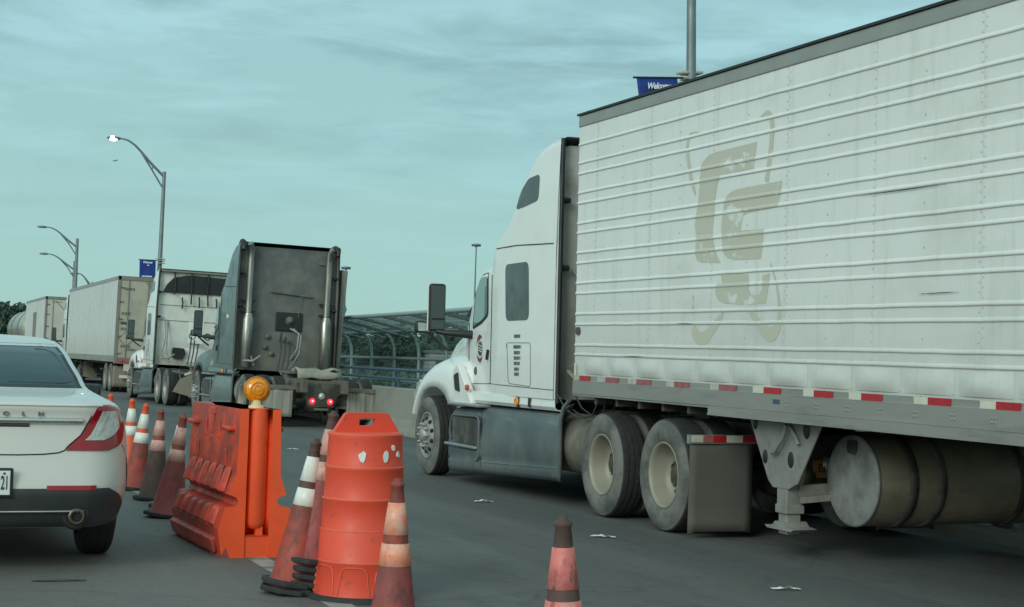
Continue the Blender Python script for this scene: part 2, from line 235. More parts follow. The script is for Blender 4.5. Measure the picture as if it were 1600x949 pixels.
# ------------------------------------------------------------ mesh helpers
class MB:
    def __init__(s): s.v = []; s.f = []; s.sm = []
    def add(s, vs, fs, smooth=False, T=None):
        o = len(s.v); s.v += [tuple(T @ Vector(p)) if T else tuple(p) for p in vs]; s.f += [tuple(i+o for i in f) for f in fs]; s.sm += [smooth]*len(fs); return s
    def box(s, c, d, rot=None):
        x, y, z = [q/2 for q in d]; vs = [(i*x, j*y, k*z) for i in (-1, 1) for j in (-1, 1) for k in (-1, 1)]
        T = Matrix.Translation(c) @ (rot.to_4x4() if rot else Matrix.Identity(4))
        return s.add(vs, [(0, 1, 3, 2), (4, 6, 7, 5), (0, 4, 5, 1), (2, 3, 7, 6), (0, 2, 6, 4), (1, 5, 7, 3)], False, T)
    def bar(s, a, b, wx, wz, up=(0, 0, 1)):
        a, b = Vector(a), Vector(b); d = b-a; q = d.to_track_quat('Y', 'Z').to_matrix(); return s.box((a+b)/2, (wx, d.length, wz), q)
    def tube(s, pts, r, n=10, cap=True):
        pts = [Vector(p) for p in pts]; rs = r if isinstance(r, (list, tuple)) else [r]*len(pts); vs = []; fs = []
        prev = None
        for i, p in enumerate(pts):
            d = (pts[min(i+1, len(pts)-1)]-pts[max(i-1, 0)]).normalized()
            if prev is None: u = d.orthogonal().normalized()
            else: u = (prev - d*prev.dot(d)).normalized()
            prev = u; v_ = d.cross(u)
            for k in range(n):
                a = 2*math.pi*k/n; vs.append(p + (u*math.cos(a)+v_*math.sin(a))*rs[i])
        for i in range(len(pts)-1):
            for k in range(n): fs.append((i*n+k, i*n+(k+1) % n, (i+1)*n+(k+1) % n, (i+1)*n+k))
        s.add(vs, fs, True)
        if cap: s.add(vs[:n], [tuple(range(n))[::-1]]); s.add(vs[-n:], [tuple(range(n))])
        return s
    def lathe(s, prof, n=48, axis='X', T=None, cap0=False, cap1=False, smooth=True):
        # prof: list of (along axis, radius)
        vs = []
        for a, r in prof:
            for k in range(n):
                t = 2*math.pi*k/n; c, d = math.cos(t)*r, math.sin(t)*r
                vs.append({'X': (a, c, d), 'Y': (c, a, d), 'Z': (c, d, a)}[axis])
        fs = [(i*n+k, i*n+(k+1) % n, (i+1)*n+(k+1) % n, (i+1)*n+k) for i in range(len(prof)-1) for k in range(n)]
        s.add(vs, fs, smooth, T)
        if cap0: s.add(vs[:n], [tuple(range(n))], False, T)
        if cap1: s.add(vs[-n:], [tuple(range(n))], False, T)
        return s
    def prism(s, poly, a, b, plane='YZ'):
        n = len(poly); P = {'YZ': lambda p, h: (h, p[0], p[1]), 'XZ': lambda p, h: (p[0], h, p[1]), 'XY': lambda p, h: (p[0], p[1], h)}[plane]
        vs = [P(p, a) for p in poly]+[P(p, b) for p in poly]
        return s.add(vs, [tuple(range(n)), tuple(range(n, 2*n))[::-1]]+[(i, (i+1) % n, n+(i+1) % n, n+i) for i in range(n)])
    def grid(s, rows, close=False, smooth=True):
        m = len(rows[0]); vs = [p for r_ in rows for p in r_]; fs = []
        for i in range(len(rows)-1):
            for j in range(m if close else m-1): fs.append((i*m+j, i*m+(j+1) % m, (i+1)*m+(j+1) % m, (i+1)*m+j))
        return s.add(vs, fs, smooth)
    def build(s, name, m, parent=None, bevel=0, seg=2, solid=0, subsurf=0, weld=False):
        me = bpy.data.meshes.new(name); me.from_pydata(s.v, [], s.f); me.polygons.foreach_set('use_smooth', s.sm)
        bm = bmesh.new(); bm.from_mesh(me)
        if weld or bevel or subsurf or solid: bmesh.ops.remove_doubles(bm, verts=bm.verts, dist=1e-5)
        bmesh.ops.recalc_face_normals(bm, faces=bm.faces); bm.to_mesh(me); bm.free()
        me.materials.append(m); o = bpy.data.objects.new(name, me); COL.objects.link(o)
        if parent: o.parent = parent
        if solid: q = o.modifiers.new('s', 'SOLIDIFY'); q.thickness = solid; q.offset = 0
        if bevel:
            q = o.modifiers.new('b', 'BEVEL'); q.width = bevel; q.segments = seg; q.limit_method = 'ANGLE'; q.angle_limit = R(35)
            for p in me.polygons: p.use_smooth = True
            q = o.modifiers.new('w', 'WEIGHTED_NORMAL'); q.keep_sharp = True
        if subsurf: q = o.modifiers.new('u', 'SUBSURF'); q.levels = subsurf; q.render_levels = subsurf
        return o
def tag(o, label=None, cat=None, group=None, kind=None):
    for k, v in (('label', label), ('category', cat), ('group', group), ('kind', kind)):
        if v: o[k] = v
    return o
def empty(name, loc, rot=(0, 0, 0)):
    o = bpy.data.objects.new(name, None); COL.objects.link(o); o.location = loc; o.rotation_euler = rot; o.empty_display_size = .3; return o
def text(name, body, size, m, parent, loc, rot, shear=0, ext=0.001, bold=0.0, sx=1.0):
    cu = bpy.data.curves.new(name, 'FONT'); cu.body = body; cu.size = size; cu.align_x = 'CENTER'; cu.align_y = 'CENTER'; cu.shear = shear; cu.extrude = ext; cu.offset = bold
    cu.resolution_u = 3
    t = bpy.data.objects.new(name, cu); COL.objects.link(t); bpy.context.view_layer.update()
    me = bpy.data.meshes.new_from_object(t); bpy.data.objects.remove(t); me.materials.clear(); me.materials.append(m)
    o = bpy.data.objects.new(name, me); COL.objects.link(o); o.parent = parent; o.location = loc; o.rotation_euler = rot; o.scale = (sx, 1, 1); return o
def interp(tab, x):
    if x <= tab[0][0]: return tab[0][1]
    for (a, p), (b, q) in zip(tab, tab[1:]):
        if x <= b: return p+(q-p)*(x-a)/(b-a)
    return tab[-1][1]
def smooth_tab(tab, n):
    # resample a table with cosine-free linear interpolation then a light blur
    a, b = tab[0][0], tab[-1][0]; xs = [a+(b-a)*i/(n-1) for i in range(n)]; ys = [interp(tab, x) for x in xs]
    for _ in range(2): ys = [ys[0]]+[(ys[i-1]+2*ys[i]+ys[i+1])/4 for i in range(1, n-1)]+[ys[-1]]
    return list(zip(xs, ys))

# ------------------------------------------------------------ setting
g0 = MB(); g0.box((0, 600, -1.6), (2400, 2400, .2)); tag(g0.build('ground', M['grass']), kind='structure')
rd = MB(); rd.add([(-9, -6, 0), (9.6, -6, 0), (9.6, 30, 0), (13.0, 140, 0), (13, 260, 0), (-9, 260, 0)], [(0, 1, 2, 3, 4, 5)])
rd.v += [(x, y, -1.2) for x, y in ((-9, -6), (9.6, -6), (9.6, 30), (13.0, 140), (13, 260), (-9, 260))]
rd.f += [(i, (i+1) % 6, 6+(i+1) % 6, 6+i) for i in range(6)]; rd.sm += [False]*6
tag(rd.build('road', M['asphalt']), kind='structure')
ln = MB(); ln.box((2.62, 20, .003), (.15, 60, .003)); tag(ln.build('road_marking', M['line']), kind='structure')
wk = MB(); wk.prism([(9.85, -6), (9.85, 20), (10.3, 40), (13.3, 140), (15.6, 140), (12.6, 40), (12.1, 20), (12.1, -6)], -1.2, .2, 'XY'); tag(wk.build('pavement', M['concrete']), kind='structure')

# concrete parapet with the blue railing on it
def pline(y): return 9.42 + max(0, y-26)*.033           # the parapet drifts outward as the bridge bends
ys = [-4, 8, 16, 22, 26, 32, 40, 50, 60, 75, 90, 110, 135]
par = MB(); prof = [(-.02, 0), (0.0, .08), (.10, .3), (.13, .88), (.15, .90), (.38, .90), (.40, 0)]
par.grid([[(pline(y)+a-.0, y, b) for a, b in prof] for y in ys], smooth=False)
tag(par.build('parapet_wall', M['concrete']), 'long grey concrete parapet wall running along the far side of the road', 'wall')
rl = empty('bridge_railing', (9.7, 26, .9)); tag(rl, 'blue double pipe railing on top of the concrete parapet', 'railing')
for z in (1.08, 1.26):
    MB().tube([(pline(y)+.27-9.7, y-26, z-.9) for y in ys], .032, 8).build('rail', M['bluerail'], rl)
for i in range(34):
    y = 12+i*3.3; MB().box((pline(y)+.27-9.7, y-26, .19), (.05, .06, .38)).build('railing_post', M['bluerail'], rl)

# pedestrian cage fence curving over the walkway
fc = empty('walkway_fence', (11.5, 36, 0)); tag(fc, 'curved steel security fence with wire mesh arching over the bridge walkway', 'fence')
def fx(y): return 11.45+max(0, y-26)*.033-11.5
arc = [(0, .2), (0, 1.55), (-.03, 1.8), (-.12, 2.0), (-.28, 2.13), (-.5, 2.20), (-1.0, 2.31), (-1.55, 2.42)]
PS = [23.2+2.2*i for i in range(42)]
for y in PS:
    MB().tube([(fx(y)+a, y-36, b) for a, b in arc], .04, 6).build('fence_post', M['fence'], fc)
for (a, b), r in (((0, .45), .03), ((0, 1.5), .032), ((-.28, 2.13), .035), ((-1.55, 2.42), .045), ((0, .95), .02)):
    MB().tube([(fx(y)+a, y-36, b) for y in (PS[0], 26, 40, 80, PS[-1])], r, 6).build('fence_rail', M['fence'], fc)
wm_ = MB()
for k in range(int((PS[-1]-PS[0])/.09)):
    y = PS[0]+k*.09
    for (a, b), (a2, b2) in zip(arc, arc[1:]): wm_.add([(fx(y)+a, y-36-.012, b), (fx(y)+a, y-36+.012, b), (fx(y)+a2, y-36+.012, b2), (fx(y)+a2, y-36-.012, b2)], [(0, 1, 2, 3)])
L_ = 0
for (a, b), (a2, b2) in zip(arc, arc[1:]):
    n = max(1, int(math.hypot(a2-a, b2-b)/.085))
    for j in range(n):
        u = j/n; p, q = a+(a2-a)*u, b+(b2-b)*u
        for y0_, y1_ in ((PS[0], 26), (26, PS[-1])): wm_.add([(fx(y0_)+p, y0_-36, q-.006), (fx(y1_)+p, y1_-36, q-.006), (fx(y1_)+p+.004, y1_-36, q+.006), (fx(y0_)+p+.004, y0_-36, q+.006)], [(0, 1, 2, 3)])
for (a, b), (a2, b2) in zip(arc[4:], arc[5:]):
    n = max(1, int(math.hypot(a2-a, b2-b)/.035))
    for j in range(n):
        u = (j+.5)/n; p, q = a+(a2-a)*u, b+(b2-b)*u
        for y0_, y1_ in ((PS[0], 26), (26, PS[-1])): wm_.add([(fx(y0_)+p, y0_-36, q-.004), (fx(y1_)+p, y1_-36, q-.004), (fx(y1_)+p+.006, y1_-36, q+.004), (fx(y0_)+p+.006, y0_-36, q+.004)], [(0, 1, 2, 3)])
wm_.build('wire_mesh', M['wire'], fc)
# slanted braces of the canopy roof beyond the arches
for i in range(40):
    y = 25+2.2*i
    MB().tube([(fx(y)-1.55, y-36, 2.42), (fx(y)-.1, y-36-1.1, 2.0)], .02, 5).build('fence_brace', M['fence'], fc)

# ------------------------------------------------------------ vegetation and far things
def leaf_cloud(mb, centres, n, sz, rnd):
    for (cx, cy, cz, rx, ry, rz) in centres:
        for _ in range(n):
            while True:
                p = Vector((rnd.uniform(-1, 1), rnd.uniform(-1, 1), rnd.uniform(-1, 1)))
                if .35 < p.length < 1: break
            c = Vector((cx+p.x*rx, cy+p.y*ry, cz+p.z*rz)); q = Vector((rnd.gauss(0, 1), rnd.gauss(0, 1), rnd.gauss(0, 1))).normalized(); u = q.orthogonal().normalized(); v_ = q.cross(u); s_ = sz*rnd.uniform(.5, 1.3)
            mb.add([c+u*s_, c+v_*s_*.6, c-u*s_, c-v_*s_*.6], [(0, 1, 2, 3)])
rnd = random.Random(3)
tl = MB()
cs = []
for i in range(300):
    x = rnd.uniform(-30, 120); y = rnd.uniform(165, 215); h_ = rnd.uniform(1.6, 3.0)+(x > 45)*.9; cs.append((x, y, h_*.5-.4, rnd.uniform(3, 5), rnd.uniform(2, 4), h_+.8))
leaf_cloud(tl, cs, 130, .55, rnd)
cs = [(rnd.uniform(16, 70), rnd.uniform(70, 140), -.6, rnd.uniform(2, 4), 3, rnd.uniform(.8, 1.6)) for _ in range(160)]
leaf_cloud(tl, cs, 90, .35, rnd)
tag(tl.build('woodland', M['leaf']), 'dark green mass of riverside trees beyond the bridge fence', 'woodland', kind='stuff')
def tree(name, x, y, h, cr, label, m, seed, grp=None):
    r_ = random.Random(seed); t = empty(name, (x, y, -1.5)); tag(t, label, 'tree', grp)
    tb = MB(); tb.tube([(0, 0, 0), (.1, 0, h*.35), (-.1, .1, h*.7)], [.28, .2, .1], 8)
    for k in range(6):
        a = k*1.05; tb.tube([(0, 0, h*(.35+.05*k)), (math.cos(a)*cr*.5, math.sin(a)*cr*.5, h*(.55+.05*k))], [.1, .04], 6)
    tb.build('trunk', M['bark'], t); cb = MB()
    leaf_cloud(cb, [(r_.gauss(0, cr*.45), r_.gauss(0, cr*.45), h*r_.uniform(.42, .92), cr*r_.uniform(.25, .42), cr*.35, h*r_.uniform(.08, .15)) for _ in range(26)], 160, .26, r_)
    cb.build('crown', m, t)
tree('broadleaf_tree', 8.6, 128, 6.4, 2.1, 'dark leafy tree beside the cream tanker, rightmost of the far trees on the left', M['leaf'], 1)
tree('broadleaf_tree', 6.8, 136, 5.9, 2.0, 'dark leafy tree at the left edge just above the white car roof', M['leafb'], 2)
tree('broadleaf_tree', 40.5, 150, 6.6, 2.6, 'taller round tree showing through the fence canopy beside the grey tractor', M['leaf'], 5)
tree('broadleaf_tree', 46.5, 150, 6.2, 2.4, 'round tree showing through the middle of the fence canopy', M['leaf'], 6)
for i, (x, y, wd, h, lb) in enumerate(((36, 150, 6, 3.5, 'pale low building seen through the fence nearest the grey tractor'), (44.5, 156, 8, 3.4, 'long pale low building seen through the middle of the fence'), (50.5, 150, 3.5, 3.7, 'small pale building seen through the fence left of the white truck mirror'))):
    b_ = empty('low_building', (x, y, -1.5)); tag(b_, lb, 'building')
    MB().box((0, 0, h/2), (wd, 6, h)).build('wall', M['farwall'], b_); MB().box((0, 0, h+.12), (wd+.4, 6.4, .22)).build('roof', M['farroof'], b_)
    for k in range(int(wd/2)): MB().box((-wd/2+1+k*2, -3.02, h-1.1), (.9, .06, .8)).build('window', M['darkglass'], b_)
for x, y, h, lb in ((61.3, 170, 16.0, 'tall slim high mast light pole rising behind the white tractor mirror'), (46.5, 170, 12.7, 'shorter high mast light pole standing just right of the grey tractor')):
    h_ = empty('high_mast_light', (x, y, -1.5)); tag(h_, lb, 'light pole', 'high mast lights')
    MB().tube([(0, 0, 0), (0, 0, h)], [.13, .07], 8).build('pole', M['galvdark'], h_)
    MB().lathe([(h-.25, .1), (h-.2, .5), (h+.0, .55), (h+.08, .2)], 16, 'Z').build('lamp_ring', M['galvdark'], h_)
wt = empty('water_tower', (81.0, 300, -1.5)); tag(wt, 'small pale globe water tower half hidden by the grey tractor', 'water tower')
MB().lathe([(9.9, .4), (10.6, .5), (11.1, 1.1), (12.1, 1.5), (13.1, 1.1), (13.5, .5), (13.55, .05)], 24, 'Z').build('tank', M['towerwhite'], wt)
MB().tube([(0, 0, 0), (0, 0, 10)], [.6, .4], 12).build('stem', M['towerwhite'], wt)
bd = MB(); bd.tube([(-.28, 0, -.05), (0, 0, 0), (.26, 0, .07)], [.02, .07, .02], 6); bd.add([(-.05, 0, .02), (.12, 0, .04), (-.2, .45, .1)], [(0, 1, 2)]); bd.add([(-.05, 0, .02), (.12, 0, .04), (.25, -.4, .14)], [(0, 1, 2)])
o = bd.build('bird', M['bird']); o.location = (7.67, 60, 8.30); o.scale = (.36,)*3; tag(o, 'tiny grey bird gliding in the sky under the lit street lamp', 'bird')

# ------------------------------------------------------------ street lamps
def lamp_post(x, y, hp, label, arms, lean=0.0, lit=False, r=.11, m=None, grp='street lamps along the bridge', zb=.2):
    m = m or M['galv']; t = empty('street_lamp', (x, y, zb), (0, lean, 0)); tag(t, label, 'street lamp', grp); hp -= zb
    MB().tube([(0, 0, 0), (0, 0, hp)], [r, r*.62], 14).build('pole', m, t)
    MB().lathe([(0, r*1.9), (.04, r*1.9), (.06, r*1.2), (.3, r*1.1)], 14, 'Z').build('base_plate', m, t)
    for (h, L, rise, sgn) in arms:
        a = MB(); h -= zb
        top = [(0, 0, h-.05), (sgn*L*.30, 0, h+rise*.34), (sgn*L*.52, 0, h+rise*.66), (sgn*L*.66, 0, h+rise*.84), (sgn*L*.8, 0, h+rise*.96), (sgn*L*.92, 0, h+rise), (sgn*L, 0, h+rise)]
        a.tube(top, [.05, .05, .045, .04, .035, .03, .03], 8); a.tube([(0, 0, h-.55), (sgn*L*.25, 0, h+rise*.10), (sgn*L*.52, 0, h+rise*.64)], .032, 8)
        a.tube([(sgn*L*.27, 0, h+rise*.14), (sgn*L*.25, 0, h+rise*.30)], .025, 6); a.build('arm', m, t)
        hd = MB(); hd.lathe([(-.30, .01), (-.26, .09), (0, .13), (.18, .10), (.24, .03)], 14, 'X', Matrix.Translation((sgn*(L+.18), 0, h+rise)) @ Matrix.Scale(.55, 4, (0, 0, 1)))
        hh = hd.build('lamp_head', m if not lit else M['galv'], t)
        if lit:
            g_ = MB(); g_.lathe([(-.18, .02), (-.13, .11), (0, .13), (.11, .10), (.15, .02)], 14, 'X', Matrix.Translation((sgn*(L+.22), 0, h+rise-.02)) @ Matrix.Scale(.75, 4, (0, 0, 1))); g_.build('lens', M['lamplit'], hh)
    return t
lamp_post(10.05, 64.3, 8.5, 'tall street lamp with its lamp glowing white above the parked trailers', [(8.35, 1.78, 1.3, -1)], R(.5), True)
lamp_post(10.3, 95.6, 7.75, 'unlit far street lamp with the higher arm, above the long white trailer', [(7.3, 1.75, 1.0, -1)], 0, r=.13, grp=None)
lamp_post(11.1, 104, 6.9, 'far unlit street lamp whose arm hangs just below the arm of the next lamp', [(6.4, 1.65, .85, -1)], 0, r=.12)
lamp_post(11.75, 100, 5.5, 'smallest street lamp peeking over the long van trailer roof', [(5.25, .85, .7, -1)], 0, r=.07)
lp = lamp_post(10.16, 19.5, 9.0, 'thick near street lamp pole rising behind the roof of the big refrigerated trailer', [(8.4, 2.2, 1.3, -1)], -R(1.6), r=.085)
def banner(x, y, z0, wd, h, label, sk, rz=0.0):
    t = empty('welcome_banner', (x, y, z0), (0, rz, 0)); tag(t, label, 'banner', 'welcome banners')
    c = MB(); n = 12; c.grid([[(-wd+wd*i/n + sk*(j/10), -.02*math.sin(i*.9+j*.4)*(j/10), -h*j/10) for i in range(n+1)] for j in range(11)]); c.build('cloth', M['banner'], t, solid=.006)
    MB().tube([(-wd-.05, 0, .01), (.1, 0, .01), (.28, 0, -.03)], .014, 8).build('rod', M['black'], t)
    MB().tube([(-wd-.0+sk, 0, -h-.01), (.1, 0, -h-.01), (.28, 0, -h-.01)], .014, 8).build('rod', M['black'], t)
    cl_ = MB(); [cl_.box((.22, 0, q), (.26, .2, .035)) for q in (.07, 0.0, -.1)]; cl_.tube([(-.02, -.03, .06), (.2, -.03, .09)], .02, 6); cl_.build('clamp', M['clampsteel'], t, bevel=.008)
    text('lettering', 'Welcome', .112, M['bannertext'], t, (-wd*.52+sk*.2, -.035, -h*.08), (R(90), 0, 0), shear=.35, bold=.004, sx=.80)
    text('lettering', 'to', .085, M['bannertext'], t, (-wd*.48+sk*.35, -.035, -h*.17), (R(90), 0, 0), shear=.2, bold=.003)
    s2 = MB(); r_ = random.Random(4); u = -wd*.82
    while u < -wd*.2: k = r_.uniform(.02, .05); s2.box((u+sk*.5, -.03, -h*.55), (k, .003, .05)); u += k+.012
    s2.build('lettering', M['bannertext'], t)
    sl = [(-wd*.93+sk, -h*.985)]; x_ = -wd*.93
    while x_ < -wd*.1: q = r_.uniform(.02, .11); sl += [(x_+sk, -h*.985+q), (x_+.05+sk, -h*.985+q)]; x_ += .05
    sl += [(x_+sk, -h*.985)]; b2 = MB(); b2.prism(sl, -.036, -.033, 'XZ'); b2.build('skyline_print', M['bannertext'], t)
banner(9.83, 19.55, 5.36, .60, 1.35, 'blue welcome banner with white script just above the near trailer roof', .10, -.085)
banner(9.90, 64.1, 5.0, .62, 1.15, 'small blue welcome banner hanging from the street lamp with the lit lamp', .02)

# ------------------------------------------------------------ wheels
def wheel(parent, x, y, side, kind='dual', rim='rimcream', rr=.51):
    """x: outer face of the tyre; side -1 faces -x, +1 faces +x"""
    T = Matrix.Translation((x, y, rr)) @ Matrix.Scale(-side, 4, (1, 0, 0))
    ty = MB(); tr = MB(); S = rr/.51
    for off in ((0, .325) if kind == 'dual' else (0,)):
        ty.lathe([(off+a, r*S) for a, r in [(.06, .285), (.03, .30), (.008, .335), (0, .385), (.004, .43), (.018, .465), (.03, .478), (.034, .492)]], 56, 'X', T)
        ty.lathe([(off+a, r*S) for a, r in [(.266, .492), (.27, .478), (.295, .43), (.3, .385), (.29, .335), (.27, .30)]], 40, 'X', T)
        tr.lathe([(off+a, r*S) for a, r in [(.034, .492), (.045, .505), (.085, .509), (.088, .496), (.100, .496), (.103, .51), (.145, .511), (.148, .498), (.16, .498), (.163, .511), (.205, .51), (.208, .496), (.22, .496), (.223, .509), (.258, .504), (.266, .492)]], 72, 'X', T, smooth=False)
        for k in range(60):                       # shoulder lugs
            a = 2*math.pi*k/60
            for xx in (.056, .246):
                tr.box((0, 0, 0), (.03, .022*S, .02), None) if False else tr.add([Vector(q) for q in [(off+xx-.012, -.017, .478*S), (off+xx+.012, -.017, .478*S), (off+xx+.012, .017, .478*S), (off+xx-.012, .017, .478*S), (off+xx-.004, -.015, .503*S), (off+xx+.004, -.015, .503*S), (off+xx+.004, .015, .503*S), (off+xx-.004, .015, .503*S)]], [(0, 1, 5, 4), (1, 2, 6, 5), (2, 3, 7, 6), (3, 0, 4, 7), (4, 5, 6, 7)], False, T @ Matrix.Rotation(a, 4, 'X'))
    rm = MB(); hb = MB(); ho = MB()
    if kind == 'dual':
        rm.lathe([(.05, .292*S), (.03, .30*S), (.022, .297*S), (.026, .283*S), (.06, .275*S), (.09, .268*S), (.17, .255*S), (.21, .235*S), (.232, .19*S), (.24, .11*S), (.24, .0)], 56, 'X', T)
        hb.lathe([(.235, .13), (.20, .125), (.19, .10), (.155, .095), (.14, .08), (.138, .0)], 24, 'X', T)
        for k in range(10):
            a = 2*math.pi*k/10; hb.lathe([(.24, .018), (.20, .018), (.195, .012), (.195, 0)], 6, 'X', T @ Matrix.Translation((0, math.cos(a)*.165, math.sin(a)*.165)))
        hole_x, hole_r = .226, .205
    else:
        rm.lathe([(.05, .292*S), (.03, .30*S), (.018, .297*S), (.022, .283*S), (.06, .272*S), (.075, .262*S), (.055, .25*S), (.035, .225*S), (.012, .19*S), (0.0, .15*S), (0.0, 0)], 56, 'X', T)
        hb.lathe([(0, .095), (-.04, .09), (-.06, .06), (-.065, .03), (-.065, 0)], 24, 'X', T)
        for k in range(10):
            a = 2*math.pi*k/10; hb.lathe([(0, .024), (-.03, .022), (-.045, .016), (-.062, .012), (-.064, 0)], 8, 'X', T @ Matrix.Translation((0, math.cos(a)*.145, math.sin(a)*.145)))
        hole_x, hole_r = .018, .208
    for k in range(10):
        a = 2*math.pi*(k+.5)/10
        ho.lathe([(hole_x-.006, .001), (hole_x-.012, .024), (hole_x+.02, .030)], 14, 'X', T @ Matrix.Translation((0, math.cos(a)*hole_r, math.sin(a)*hole_r)))
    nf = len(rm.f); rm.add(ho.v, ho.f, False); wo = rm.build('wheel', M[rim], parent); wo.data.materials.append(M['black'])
    for p in wo.data.polygons:
        if p.index >= nf: p.material_index = 1
    ty.build('tyre', M['tyre'], wo); tr.build('tread', M['tread'], wo); hb.build('hub', M['hub'] if kind == 'dual' else M['rimalloy'], wo)
    return wo

# ------------------------------------------------------------ truck tractor
def rsec(y, hw, z0, z1, r, n=6, cx=1.25, lean=0.0):
    """closed cross-section with rounded top corners; counter-clockwise seen from behind"""
    p = [(cx-hw, y, z0)]
    m = 5
    for i in range(1, m): p.append((cx-hw+lean*i/m, y, z0+(z1-r-z0)*i/m))
    for i in range(n+1):
        a = math.pi-(math.pi/2)*i/n; p.append((cx-hw+lean+r+r*math.cos(a), y, z1-r+r*math.sin(a)))
    for i in range(n+1):
        a = math.pi/2-(math.pi/2)*i/n; p.append((cx+hw-lean-r+r*math.cos(a), y, z1-r+r*math.sin(a)))
    for i in range(m-1, 0, -1): p.append((cx+hw-lean*i/m, y, z0+(z1-r-z0)*i/m))
    p.append((cx+hw, y, z0)); return p
CAB_TOP = [(-4.1, 3.90), (-3.87, 3.90), (-3.54, 3.87), (-3.27, 3.79), (-3.0, 3.62), (-2.8, 3.42), (-2.5, 3.14), (-2.25, 3.02), (-2.12, 2.94), (-2.06, 2.70), (-1.95, 2.62), (-1.6, 2.60), (-1.42, 2.52), (-1.1, 2.25), (-.75, 1.92)]
CAB_HW = [(-4.1, 1.19), (-3.2, 1.185), (-2.3, 1.16), (-2.1, 1.14), (-1.9, 1.12), (-1.2, 1.06), (-.75, .98)]
CAB_R = [(-4.1, .09), (-3.5, .14), (-2.8, .26), (-2.2, .2), (-2.05, .14), (-1.6, .12), (-.75, .12)]
def cab_x(y, z):
    hw, r, t = interp(CAB_HW, y), interp(CAB_R, y), interp(CAB_TOP, y); x = 1.25-hw
    if z > t-r: q = min(r*.98, z-(t-r)); x += r-math.sqrt(max(0, r*r-q*q))
    # slight tumblehome of the upper sleeper
    return x + max(0, z-2.9)*.03
def patch(poly, off, name, m, parent, nsub=7, thick=.0):
    """a polygon in (y, z) laid on the cab side, with its outline subdivided"""
    pts = []
    for (a, b), (c, d) in zip(poly, poly[1:]+poly[:1]):
        for i in range(nsub): pts.append((a+(c-a)*i/nsub, b+(d-b)*i/nsub))
    cy = sum(p[0] for p in pts)/len(pts); cz = sum(p[1] for p in pts)/len(pts)
    b = MB(); vs = [(cab_x(cy, cz)-off, cy, cz)]
    for k in (.5, 1.0): vs += [(cab_x(cy+(y-cy)*k, cz+(z-cz)*k)-off, cy+(y-cy)*k, cz+(z-cz)*k) for y, z in pts]
    n = len(pts); vs += [(cab_x(y, z)+.01, cy+(y-cy)*1.0, z) for y, z in pts]
    fs = [(0, 1+i, 1+(i+1) % n) for i in range(n)]+[(1+i, 1+n+i, 1+n+(i+1) % n, 1+(i+1) % n) for i in range(n)]+[(1+n+i, 1+2*n+i, 1+2*n+(i+1) % n, 1+n+(i+1) % n) for i in range(n)]
    b.add(vs, fs); return b.build(name, m, parent)
def rounded(poly, r=.05, n=4):
    out = []; k = len(poly)
    for i in range(k):
        p0, p, p1 = Vector(poly[i-1]), Vector(poly[i]), Vector(poly[(i+1) % k]); a = p+(p0-p).normalized()*min(r, (p0-p).length*.45); b = p+(p1-p).normalized()*min(r, (p1-p).length*.45)
        for j in range(n+1):
            t = j/n; out.append(tuple(a*(1-t)**2+p*2*t*(1-t)+b*t*t))
    return out
def cabseam(pts, parent, m='seam', r=.006, name='panel_gap', off=.002):
    b = MB(); P = []
    for (a, c), (d, e) in zip(pts, pts[1:]):
        for i in range(6): P.append((a+(d-a)*i/6, c+(e-c)*i/6))
    P.append(pts[-1]); b.tube([(cab_x(y, z)-off, y, z) for y, z in P], r, 6); return b.build(name, M[m], parent)

